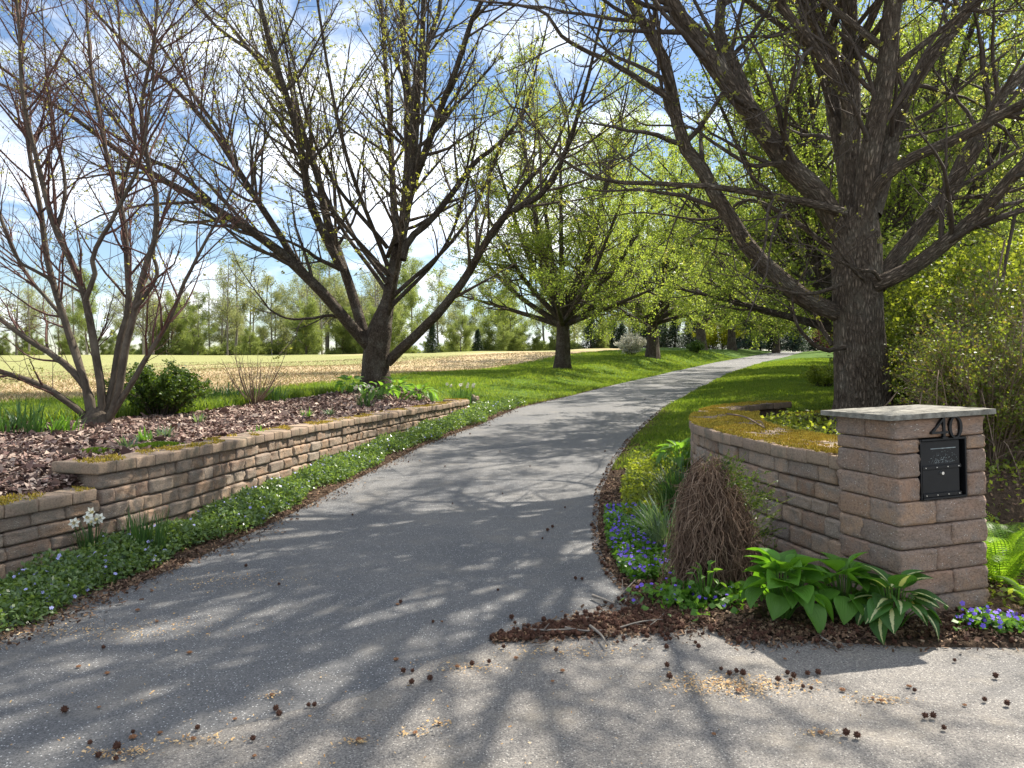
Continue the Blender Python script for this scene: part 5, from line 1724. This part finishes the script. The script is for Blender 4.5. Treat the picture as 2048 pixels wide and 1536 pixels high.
# sticks lying on the mossy cap
for (a, b, r_, lb) in (((1455, 828, 9.3), (1530, 866, 7.2), .012, 'bent brown stick lying across the mossy wall cap'), ((1505, 852, 8.0), (1528, 866, 7.4), .007, 'small pale twig on the mossy wall cap beside the bent stick')):
    A, B = P(*a), P(*b); A[2] = RCZ + .02; B[2] = RCZ + .02
    c = catmull([A, (A + B) / 2 + np.array([.02, 0, .03]), B], 8)
    tv = tubes(c[None], np.linspace(r_, r_ * .6, 8)[None], 6)
    o = obj('fallen_stick', mesh_np('fallen_stick', *tv[:2], smooth=True, bk=tv[2], mat=M['stem']))
    tag(o, lb, 'stick')

# ================================================================== ground covers
def flower_discs(g, pos, r_, petals=5):
    k = len(pos)
    nor = nrm(g.normal(size=(k, 3)) * .5 + np.array([0, -.5, 1.0]))
    ax = nrm(np.cross(nor, g.normal(size=(k, 3)))); sd = np.cross(nor, ax)
    Vs = []
    s = (r_ * g.uniform(.75, 1.2, k))[:, None]
    for q in range(petals):
        a = q * 2 * math.pi / petals
        d0 = ax * math.cos(a) + sd * math.sin(a)
        d1 = ax * math.cos(a - .5) + sd * math.sin(a - .5)
        d2 = ax * math.cos(a + .5) + sd * math.sin(a + .5)
        Vs.append(np.stack([pos, pos + d1 * s * .85 + nor * s * .1, pos + d0 * s, pos + d2 * s * .85 + nor * s * .1], 1))
    V = np.stack(Vs, 1).reshape(-1, 3)
    return V, np.arange(len(V)).reshape(-1, 4)
g = np.random.default_rng(55)
n = 62000
y = np.exp(g.uniform(math.log(3.6), math.log(19.6), n))
e0 = XL(y) - .13 - .07 * np.sin(y * 2.3) - .05 * np.sin(y * 5.1); e1 = XWL(y) + .02
e1 = np.where(y > 17.3, XL(y) - 1.1 + .35 * (y - 17.3), e1)
t = g.random(n)
x = e0 + (e1 - e0) * t
k = e0 > e1
k &= ~((y < 6.0) & (t > .72 + .05 * np.sin(y * 4)))
x, y, t = x[k], y[k], t[k]
h = (.07 + .18 * np.sin(math.pi * np.clip(t, 0, 1)) ** .5) * (.75 + .25 * np.sin(x * 7 + y * 5) * np.sin(y * 3.3)) * g.uniform(.25, 1.05, len(x))
pos = np.stack([x, y, zt(x, y) + h], 1)
V, Q = leaf_quads(g, pos, .033 + .0011 * y, .9, .5)
cov = empty('periwinkle')
o = obj('foliage', mesh_np('foliage', V, Q, mat=M['vinca']), cov); o['kind'] = 'stuff'
ff = g.choice(len(pos), 620, replace=False)
V, Q = flower_discs(g, pos[ff] * [1, 1, 1] + np.stack([0 * ff, 0 * ff, .02 + 0 * ff], 1), .0135)
o = obj('flowers', mesh_np('flowers', V, Q, mat=M['vinca_fl']), cov); o['kind'] = 'stuff'
tag(cov, 'periwinkle ground cover with pale blue flowers along the foot of the long wall', 'periwinkle', None, 'stuff')

# green moss at the wall foot and moss pads on the mulch
def pad(name, c, sx, sy, rot, n, h, label, mat='gmoss', w=.010, cat='moss'):
    a = g.uniform(0, 6.283, n); q = np.sqrt(g.random(n)) * (1 + .18 * np.sin(a * 3) + .12 * np.sin(a * 5 + 1))
    u, v = np.cos(a) * q * sx, np.sin(a) * q * sy
    x = c[0] + u * math.cos(rot) - v * math.sin(rot); y = c[1] + u * math.sin(rot) + v * math.cos(rot)
    dome = (1 - np.clip(q, 0, 1) ** 2) * h
    pos = np.stack([x, y, zt(x, y) + dome], 1)
    V, _, T = blades(g, pos, .022, w, 1.0)
    o = obj(name, mesh_np(name, V, T=T, mat=M[mat]))
    tag(o, label, cat, None, 'stuff')
def bedpt(px, py, zz=.74):
    v = ray(px, py); t = (zz - H) / v[2]; return (v[0] * t, v[1] * t)
pad('moss_pad', bedpt(195, 900), .16, .12, .2, 2200, .03, 'small bright green moss pad on the mulch near the wall step')
pad('moss_pad', bedpt(315, 888), .30, .12, .9, 4200, .04, 'longer bright green moss pad on the mulch behind the wall cap')
pad('moss_mat', (-3.3, 5.3), .28, .5, .3, 7000, .10, 'dark green moss mat at the foot of the wall at far left', w=.014)

# violets on the right
def violet_patch(name, poly_fn, n, nf, label, hmax=.10, ls=.038):
    x, y = poly_fn(n)
    h = hmax * g.uniform(.2, 1.0, len(x)) * (.7 + .3 * np.sin(x * 9) * np.sin(y * 8))
    pos = np.stack([x, y, zt(x, y) + h], 1)
    root = empty(name)
    V, Q = leaf_quads(g, pos, ls, 1.0, .85)
    o = obj('foliage', mesh_np('foliage', V, Q, mat=M['violet_lf']), root); o['kind'] = 'stuff'
    f = g.choice(len(pos), nf, replace=False)
    V, Q = flower_discs(g, pos[f] + np.array([0, -.01, .03]), .014)
    o = obj('flowers', mesh_np('flowers', V, Q, mat=M['violet_fl']), root); o['kind'] = 'stuff'
    tag(root, label, 'violets', None, 'stuff')
def vp1(n):
    y = g.uniform(5.5, 7.9, n); t = np.abs(g.normal(0, .45, n)); x = XR(y) + .08 + t * .55 * np.clip((y - 5.2) / .8, .3, 1)
    k = x < XWR(y) - .35; return x[k], y[k]
violet_patch('violet_patch', vp1, 7500, 420, 'spreading patch of purple violets at the curve of the drive')
def vp2(n):
    return g.normal(2.80, .10, n), g.normal(4.42, .055, n)
violet_patch('violet_clump', vp2, 420, 60, 'small clump of purple violets at the foot of the pillar', .10, .042)
def vp3(n):
    return g.normal(1.22, .16, n), g.normal(5.0, .12, n)
violet_patch('violet_clump', vp3, 700, 28, 'sparse violets and weeds below the dead vine mound', .13, .05)
def vp4(n):
    y = g.uniform(7.4, 11.2, n); return XR(y) + .25 + np.abs(g.normal(0, .32, n)), y
x, y = vp4(5000)
xb, yb = behind(5200); x = np.concatenate([x, xb]); y = np.concatenate([y, yb]); pos = np.stack([x, y, zt(x, y) + g.uniform(0, .1, len(x))], 1)
V, Q = leaf_quads(g, pos, .045, .8, .6)
o = obj('low_weeds', mesh_np('low_weeds', V, Q, mat=M['leaf_bush']))
tag(o, 'loose green weeds in the beds beside the curved wall and behind the pillar', 'weeds', None, 'stuff')
# leafy growth inside the planter
n = 2600
y = g.uniform(6.3, 11.5, n); x = XWR(y) + .85 + np.abs(g.normal(0, .6, n))
pos = np.stack([x, y, zt(x, y) + g.uniform(0, .30, n)], 1)
V, Q = leaf_quads(g, pos, .055, .6, .7)
o = obj('planter_greens', mesh_np('planter_greens', V, Q, mat=M['leaf_bush']))
tag(o, 'yellow-green leaves growing inside the curved planter', 'weeds', None, 'stuff')

# ================================================================== clumps with blades and flowers
def daff_flower(seed):
    bm = bmesh.new()
    for q in range(6):
        a = q * math.pi / 3
        d = Vector((math.cos(a), math.sin(a), 0)); s = Vector((-math.sin(a), math.cos(a), 0))
        v = [bm.verts.new(d * .003), bm.verts.new(d * .02 + s * .0105 + Vector((0, 0, .002))), bm.verts.new(d * .036 + Vector((0, 0, -.002))), bm.verts.new(d * .02 - s * .0105 + Vector((0, 0, .002)))]
        f = bm.faces.new(v); f.material_index = 0
    ring0 = [bm.verts.new((math.cos(a) * .006, math.sin(a) * .006, .001)) for a in np.linspace(0, 6.283, 9)[:-1]]
    ring1 = [bm.verts.new((math.cos(a) * .010, math.sin(a) * .010, .018)) for a in np.linspace(0, 6.283, 9)[:-1]]
    for i in range(8):
        f = bm.faces.new((ring0[i], ring0[(i + 1) % 8], ring1[(i + 1) % 8], ring1[i])); f.material_index = 1
    me = bpy.data.meshes.new('flower'); bm.to_mesh(me); bm.free()
    me.materials.append(M['petal']); me.materials.append(M['trumpet'])
    return me
DF = daff_flower(1)
def clump(name, loc, n, h, w, spread, lean, label, cat, nfl=0, mat='daff', seed=0, fh=None):
    g = np.random.default_rng(seed + 900)
    root = empty(name, loc)
    a = g.uniform(0, 6.283, n); q = np.sqrt(g.random(n)) * spread
    pos = np.stack([np.cos(a) * q, np.sin(a) * q, -.02 + 0 * a], 1)
    az = np.where(g.random(n) < .75, a + g.normal(0, .5, n), g.uniform(0, 6.283, n))
    V, Q, _ = blades(g, pos, h, w, lean, 5, az, .9)
    obj('foliage', mesh_np('foliage', V, Q, smooth=True, mat=M[mat]), root)
    if nfl:
        st = []
        for k in range(nfl):
            a = g.uniform(0, 6.283); q = spread * g.uniform(.2, 1.2)
            top = np.array([math.cos(a) * q * 1.2, math.sin(a) * q * 1.2 - .02, (fh or h) * g.uniform(.85, 1.1)])
            st.append((catmull([(math.cos(a) * q * .4, math.sin(a) * q * .4, 0), top * [.8, .8, .6], top], 6), np.full(6, .0035)))
            f = bpy.data.objects.new('flower', DF)
            f.location = top
            f.scale = (1.25,) * 3
            f.rotation_euler = (R(g.uniform(50, 100)), R(g.uniform(-20, 20)), g.uniform(-1.6, 1.2))
            link(f, root)
        S = stack(st); tv = tubes(S[0], S[1], 4)
        obj('stalks', mesh_np('stalks', *tv[:2], smooth=True, bk=tv[2], mat=M['daff']), root)
    tag(root, label, cat)
    return root
def gp(px, d, dz=0):
    x = (px - 1024) / F * d; return (x, d, float(zt(x, d)) + dz)
clump('daffodil_clump', gp(178, 5.95), 70, .36, .012, .09, .45, 'daffodil clump with white flowers at the foot of the wall, nearest at left', 'daffodils', 7, seed=1, fh=.40)
clump('daffodil_clump', gp(285, 6.2), 150, .38, .011, .16, .35, 'flowerless grassy daffodil clump against the wall right of the white-flowered one', 'daffodils', 0, seed=2)
clump('daffodil_clump', gp(730, 15.3), 60, .34, .014, .16, .5, 'white daffodils in the mulch in front of the first maple', 'daffodils', 9, seed=3, fh=.38)
clump('daffodil_clump', gp(925, 18.6), 150, .42, .014, .30, .4, 'white daffodil clump on the grass beyond the wall end beside a stone', 'daffodils', 12, seed=4, fh=.52)
clump('iris_clump', bedpt(35, 872) + (.75,), 90, .42, .022, .28, .7, 'dark green strap-leaved clump at the far left edge of the bed', 'plant', mat='daff', seed=5)
clump('lily_clump', bedpt(115, 868) + (.74,), 80, .30, .02, .28, .8, 'bright green lily shoots between the strap-leaved clump and the bare tree', 'plant', mat='tulip', seed=6)
for i, (px, py, lb) in enumerate([(258, 880, 'small tulip shoots on the mulch left of centre bed'), (290, 868, 'small blue-green shoots right of the bare tree'), (398, 838, 'leafy green sprout beside the rounded dark shrub'), (612, 825, 'small bushy sprout on the mulch in front of the bare shrub'), (660, 822, 'pale sprout right of the small bushy sprout'), (515, 858, 'yellowish sprout close behind the wall cap'), (330, 862, 'second row of tulip shoots in the bed')]):
    b = bedpt(px, py, .80)
    clump('bulb_shoots', (b[0], b[1], float(zt(*b))), 22, .17, .022, .09, .8, lb, 'plant', mat='tulip' if i % 2 else 'glauc', seed=20 + i)
clump('daylily_clump', gp(440, 15.5), 200, .42, .018, .55, .8, 'broad green daylily clump behind the mulch left of the leafless shrub', 'plant', mat='daff', seed=31)
clump('daylily_clump', gp(535, 16.2), 120, .40, .018, .4, .8, 'dark daylily leaves at the foot of the leafless shrub', 'plant', mat='daff', seed=32)
# right bed
clump('grass_clump', gp(1362, 7.6), 260, .60, .011, .18, .9, 'dark arching grass tuft against the curved wall', 'plant', mat='daff', seed=41)
clump('grass_clump', gp(1335, 6.3), 190, .50, .011, .12, 1.1, 'blue-green arching tuft left of the dead vine mound', 'plant', mat='glauc', seed=42)
clump('tulip_plant', gp(1300, 6.75), 30, .32, .05, .10, .6, 'broad-leaved tulip plant at the left of the blue-green tuft', 'plant', mat='tulip', seed=43)

# broad-leaved plants
def ovate(L_, W_, cup, droop, nseg=9, seed=0):
    """leaf along +X, with stalk; returns mesh arrays plus midrib attribute"""
    V = []; A = []
    for i in range(nseg + 1):
        t = i / nseg
        w = W_ * (math.sin(math.pi * t ** .72)) ** .85 * (1 - .25 * t) if 0 < t < 1 else 0.0
        for j in range(-3, 4):
            s = j / 3
            rip = .004 * math.cos(s * 9) * (1 - abs(s)) * math.sin(math.pi * t)
            V.append((L_ * t - .03 * droop * t * t, s * w, cup * (s * s) * w - droop * L_ * t ** 2.2 + rip))
            A.append((s, t, 0))
    Q = []
    for i in range(nseg):
        for j in range(6):
            b = i * 7 + j
            Q.append((b, b + 1, b + 8, b + 7))
    return np.array(V), np.array(Q), np.array(A)
def hostamat(name, edge, mid, thr):
    m, nt, out = newmat(name)
    a = N(nt, 'ShaderNodeAttribute', attribute_name='bk').outputs['Vector']
    sp = N(nt, 'ShaderNodeSeparateXYZ', {0: a})
    ab = N(nt, 'ShaderNodeMath', {0: sp.outputs[0]}, operation='ABSOLUTE').outputs[0]
    nz_ = noise(nt, N(nt, 'ShaderNodeMapping', {'Vector': a, 'Scale': (1, 3, 1)}).outputs[0], 3.5, 4)
    off = N(nt, 'ShaderNodeMath', {0: nz_, 1: .30}, operation='MULTIPLY').outputs[0]
    dd = N(nt, 'ShaderNodeMath', {0: ab, 1: off}, operation='ADD').outputs[0]
    oi = N(nt, 'ShaderNodeObjectInfo').outputs['Random']
    e = ramp(nt, oi, [(0, tuple(c * .75 for c in edge)), (1, tuple(c * 1.3 for c in edge))])
    ribs = N(nt, 'ShaderNodeMath', {0: N(nt, 'ShaderNodeMath', {0: ab, 1: 40.0}, operation='MULTIPLY').outputs[0]}, operation='SINE').outputs[0]
    c = e
    if thr > 0:
        c = mixc(nt, ramp(nt, dd, [(thr, (0, 0, 0)), (thr + .04, (1, 1, 1))]), mid, e)
    p = nt.nodes.new('ShaderNodeBsdfPrincipled')
    nt.links.new(c, p.inputs['Base Color']); p.inputs['Roughness'].default_value = .42; p.inputs['Specular IOR Level'].default_value = .4
    nt.links.new(bump(nt, ribs, .35, .004), p.inputs['Normal'])
    t = nt.nodes.new('ShaderNodeBsdfTranslucent')
    nt.links.new(mixc(nt, 1.0, c, (1.7, 1.7, .5), 'MULTIPLY'), t.inputs['Color'])
    mx = N(nt, 'ShaderNodeMixShader', {0: .42, 1: p.outputs[0], 2: t.outputs[0]})
    nt.links.new(mx.outputs[0], out.inputs['Surface'])
    return m
M['hosta'] = hostamat('hosta_leaf', (0.11, 0.25, 0.035), (0, 0, 0), 0)
M['hosta_v'] = hostamat('variegated_hosta_leaf', (0.065, 0.16, 0.035), (0.66, 0.66, 0.36), 0.30)
def leafset(mat, n=5, L_=.2, W_=.07, dr=(.1, .5)):
    res = []
    for i in range(n):
        V, Q, A = ovate(L_ * random.uniform(.85, 1.15), W_ * random.uniform(.85, 1.15), random.uniform(.15, .6), random.uniform(*dr), seed=i)
        res.append(mesh_np('leaf', V, Q, smooth=True, bk=A, mat=M[mat]))
    return res
HL = leafset('hosta', 6, .165, .078, (.1, .45)); HV = leafset('hosta_v', 5, .165, .062, (.1, .5))
def rosette(name, loc, leaves, n, rmin, rmax, hmax, label, cat='hosta', seed=0, sc=1.0, stalk='tulip'):
    g = np.random.default_rng(seed)
    root = empty(name, loc)
    st = []
    for k in range(n):
        f = (k + .5) / n                                 # 0 inner upright .. 1 outer low
        a = k * 2.399 + g.uniform(-.25, .25)
        r_ = rmin + (rmax - rmin) * f * g.uniform(.8, 1.1)
        zz = hmax * (1 - .62 * f) * g.uniform(.8, 1.1) + .05
        base = np.array([math.cos(a) * r_, math.sin(a) * r_, zz])
        o = bpy.data.objects.new('leaf', leaves[g.integers(0, len(leaves))])
        o.location = base
        pit = -(1.0 - 1.75 * f) * g.uniform(.75, 1.2) + .05
        q = Matrix.Rotation(a + g.uniform(-.3, .3), 4, 'Z') @ Matrix.Rotation(pit, 4, 'Y') @ Matrix.Rotation(g.uniform(-.5, .5), 4, 'X')
        o.rotation_euler = q.to_euler()
        s = sc * g.uniform(.75, 1.12)
        o.scale = (s, s * g.uniform(.85, 1.15), s)
        link(o, root)
        c0 = np.array([math.cos(a) * .02, math.sin(a) * .02, -.01])
        st.append((catmull([c0, c0 * .5 + base * .5 + np.array([0, 0, .03]), base], 6), np.full(6, .004)))
    S = stack(st); tv = tubes(S[0], S[1], 4)
    obj('stalks', mesh_np('stalks', *tv[:2], smooth=True, bk=tv[2], mat=M[stalk]), root)
    tag(root, label, cat)
    return root
rosette('hosta_plant', (1.64, 4.62, .03), HL, 46, .04, .20, .30, 'large plain green hosta left of the pillar foot', seed=1, sc=1.12)
rosette('hosta_plant', (2.02, 4.66, .03), HL, 32, .03, .16, .27, 'darker plain green hosta squeezed between the large hosta and the pillar', seed=2, sc=1.0)
rosette('hosta_plant', (2.22, 4.44, .03), HV, 34, .03, .18, .24, 'variegated hosta with cream-centred leaves at the pillar corner', seed=3, sc=1.12)
TL = leafset('tulip', 3, .24, .07, (.2, .5))
for (px, d, n_, lb, sd) in ((790, 18.9, 26, 'broad bright green leaves right of the first maple trunk', 1), (840, 18.4, 22, 'broad bright green leaves at the right tip of the mulch bed', 2), (700, 19.2, 20, 'broad green leaves left of the first maple trunk', 3), (760, 17.9, 18, 'broad light leaves in front of the first maple trunk', 4)):
    rosette('broad_leaf_plant', gp(px, d), TL, n_, .1, .35, .32, lb, 'plant', seed=50 + sd, sc=1.15)
rosette('broad_leaf_plant', gp(1362, 10.4), TL, 34, .06, .34, .26, 'dark broad-leaved clump at the bend of the curved wall beside the lawn', 'plant', seed=60, sc=.85)

# ---- dead vine mound
g = np.random.default_rng(66)
cx, cy = 1.42, 5.35
n = 1800
a = g.uniform(0, 6.283, n)
rt = np.abs(g.normal(0, .07, n)); rb_ = .235 + .03 * np.sin(a * 2 + 1) + g.normal(0, .06, n)
h0 = .92 - rt * 1.6 - np.abs(g.normal(0, .07, n)) + .05 * np.sin(a * 3)
ts = g.random(n) ** 1.6 * .75                       # where on the mound a strand starts
te = np.minimum(ts + g.uniform(.25, .8, n), 1.0)
m_ = 9
Pm = np.empty((n, m_, 3))
tw = g.normal(0, .55, n)
wob = g.normal(0, 1, (n, 3)); fr = g.uniform(2, 7, n); ph = g.uniform(0, 6, n)
for i in range(m_):
    t = ts + (te - ts) * i / (m_ - 1)
    rr_ = .03 + (rb_ + .03) * (t ** .62) + .016 * np.sin(fr * t * 5 + ph)
    an = a + tw * (t - ts) + .10 * np.sin(fr * t * 4 + ph * 2)
    lean_ = -.05 * (1 - t)
    Pm[:, i, 0] = cx + lean_ + rr_ * np.cos(an) * .88 + g.normal(0, .012, n)
    Pm[:, i, 1] = cy + rr_ * np.sin(an) * .9 + g.normal(0, .007, n)
    Pm[:, i, 2] = .02 + h0 * (1 - t ** 1.5) + g.normal(0, .008, n)
vt = tubes(Pm, np.repeat(g.uniform(.0013, .0032, n)[:, None], m_, 1), 3)
s1 = spawn(g, Pm, np.full((n, m_), .002), 1.8, .05, 1, (20, 80), (.15, .35), .05, .22, 5, -.04, .32, 1, .0012, .0018, .3)
s2 = spawn(g, Pm, np.full((n, m_), .002), .22, .1, .9, (30, 90), (.4, .8), .15, .38, 7, -.08, .22, 1, .0012, .0022, .2)
s1 = (np.concatenate([s1[0], s2[0][:, :5]]), np.concatenate([s1[1], s2[1][:, :5]]))
vt2 = tubes(s1[0], s1[1], 3)
root = empty('dead_vine_mound', (cx, cy, 0))
V, Q, B = join([vt, vt2])
obj('strands', mesh_np('strands', V - np.array([cx, cy, 0]), Q, mat=M['dryvine']), root)
# dark tangled core so the mound is dense
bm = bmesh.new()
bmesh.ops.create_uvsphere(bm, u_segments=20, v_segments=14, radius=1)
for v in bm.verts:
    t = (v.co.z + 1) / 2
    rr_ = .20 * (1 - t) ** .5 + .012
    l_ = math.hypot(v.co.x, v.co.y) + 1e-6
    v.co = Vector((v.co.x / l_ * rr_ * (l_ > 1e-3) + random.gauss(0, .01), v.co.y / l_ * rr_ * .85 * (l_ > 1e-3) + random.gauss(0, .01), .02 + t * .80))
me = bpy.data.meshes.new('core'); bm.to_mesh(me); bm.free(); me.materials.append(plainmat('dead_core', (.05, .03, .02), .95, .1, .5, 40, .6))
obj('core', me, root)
# green regrowth on the wall side
n = 260
st = []
for k in range(n):
    t = g.random()
    b = np.array([cx + .02 + .30 * t + g.normal(0, .05), cy + .12 + g.normal(0, .12), .82 - .75 * t * g.uniform(.3, 1)])
    e = b + np.array([g.normal(.07, .06), g.normal(0, .06), g.uniform(.02, .16)])
    st.append((catmull([b, (b + e) / 2 + g.normal(0, .02, 3), e], 5), np.full(5, .0016)))
S = stack(st); tv = tubes(S[0], S[1], 3)
obj('green_shoots', mesh_np('green_shoots', tv[0] - np.array([cx, cy, 0]), tv[1], bk=tv[2], mat=M['leaf_bush']), root)
p, d = along(g, S[0], 2600, .1, 1)
V, Q = leaf_quads(g, p, .022, .4, .45, d)
o = obj('foliage', mesh_np('foliage', V - np.array([cx, cy, 0]), Q, mat=M['leaf_dark']), root); o['kind'] = 'stuff'
tag(root, 'hay-like brown mound of dead vines with green shoots leaning on the curved wall', 'vine mound')
# seedling below the mound
rosette('seedling', (1.25, 4.95, .03), leafset('tulip', 2, .07, .02), 16, .03, .1, .2, 'small green seedling in front of the dead vine mound', 'plant', seed=71, sc=1)

# ---- ferns right of the pillar
def frond(L_, seed):
    g = np.random.default_rng(seed)
    n = 29
    V = []; Q = []
    def c(t): return np.array([L_ * (t - .25 * t ** 3), 0, L_ * (.35 * t - .55 * t ** 2.4)])
    for i in range(n):
        t = .08 + .92 * i / n
        p = c(t); w = .115 * L_ / .6 * math.sin(math.pi * min(t * .92 + .06, 1)) ** .7
        tn = c(min(t + .01, 1.01)) - p; tn = tn / np.linalg.norm(tn)
        for s in (-1, 1):
            # pinna of 5 notched lobes
            ax = np.array([.35 * tn[0], s * 1.0, .35 * tn[2]]); ax = ax / np.linalg.norm(ax)
            for q in range(6):
                f0 = q / 6; f1 = (q + .86) / 6
                wd = .0058 * L_ / .6 * (1 - f0 * .75)
                a0 = p + ax * w * f0; a1 = p + ax * w * f1
                dz = np.array([0, 0, -.25 * w * f1 ** 2])
                b = len(V)
                V += [a0 - tn * wd, a1 - tn * wd * .6 + dz, a1 + tn * wd * 1.1 + dz, a0 + tn * wd]
                Q.append((b, b + 1, b + 2, b + 3))
    # stalk
    cc = np.array([c(t) for t in np.linspace(0, 1, 12)])
    tv = tubes(cc[None], np.linspace(.004, .001, 12)[None], 4)
    b = len(V)
    V = np.concatenate([np.array(V), tv[0]]); Q = np.concatenate([np.array(Q), tv[1] + b])
    return mesh_np('frond', V, Q, mat=M['fern'])
FR = [frond(.6, 1), frond(.66, 2)]
def fern(loc, n, sc, label, seed, bias=0):
    g = np.random.default_rng(seed)
    root = empty('fern_plant', loc)
    for k in range(n):
        o = bpy.data.objects.new('frond', FR[k % 2])
        a = k * 6.283 / n + g.uniform(-.3, .3)
        o.rotation_euler = (Matrix.Rotation(a, 4, 'Z') @ Matrix.Rotation(-g.uniform(.55, 1.15), 4, 'Y') @ Matrix.Rotation(g.uniform(-.3, .3), 4, 'X')).to_euler()
        o.location = (math.cos(a) * .03, math.sin(a) * .03, 0)
        s = sc * g.uniform(.8, 1.15); o.scale = (s, s, s)
        link(o, root)
    tag(root, label, 'fern')
fern((3.32, 5.2, .05), 13, 1.1, 'bright green fern with arching fronds right of the pillar', 1)
fern((3.62, 5.65, .05), 11, 1.1, 'second fern partly hidden behind the bright one at right', 2)
fern((3.25, 4.72, .04), 8, .5, 'small low fern in front, at the right foot of the pillar', 3)
fern((4.1, 5.5, .05), 10, 1.0, 'fern at the extreme right edge', 4)
fern((3.45, 5.9, float(zt(3.45, 5.9))), 10, .8, 'fern half hidden behind the right side of the pillar', 5)

# ---- stone by the wall end
bm = bmesh.new()
bmesh.ops.create_icosphere(bm, subdivisions=3, radius=1)
for v in bm.verts:
    n_ = v.co.normalized()
    f = 1 + .18 * math.sin(n_.x * 4 + 1) * math.sin(n_.z * 5) + random.gauss(0, .03)
    v.co = Vector((n_.x * .13 * f, n_.y * .1 * f, max(n_.z, -.5) * .2 * f + .08))
me = bpy.data.meshes.new('boulder'); bm.to_mesh(me); bm.free(); me.materials.append(M['rock'])
o = obj('boulder', me); o.location = gp(950, 18.7)
tag(o, 'small upright brown stone on the grass beside the daffodils at the wall end', 'stone')
for o in bpy.data.objects:
    if o.parent is not None and o.type == 'MESH' and o.name.split('.')[0] in ('branches', 'crown', 'foliage', 'stems', 'stalks', 'strands', 'green_shoots'):
        o['kind'] = 'stuff'
print('tris', sum(len(m.loops) - 2 * len(m.polygons) for m in bpy.data.meshes), 'objects', len(bpy.data.objects))
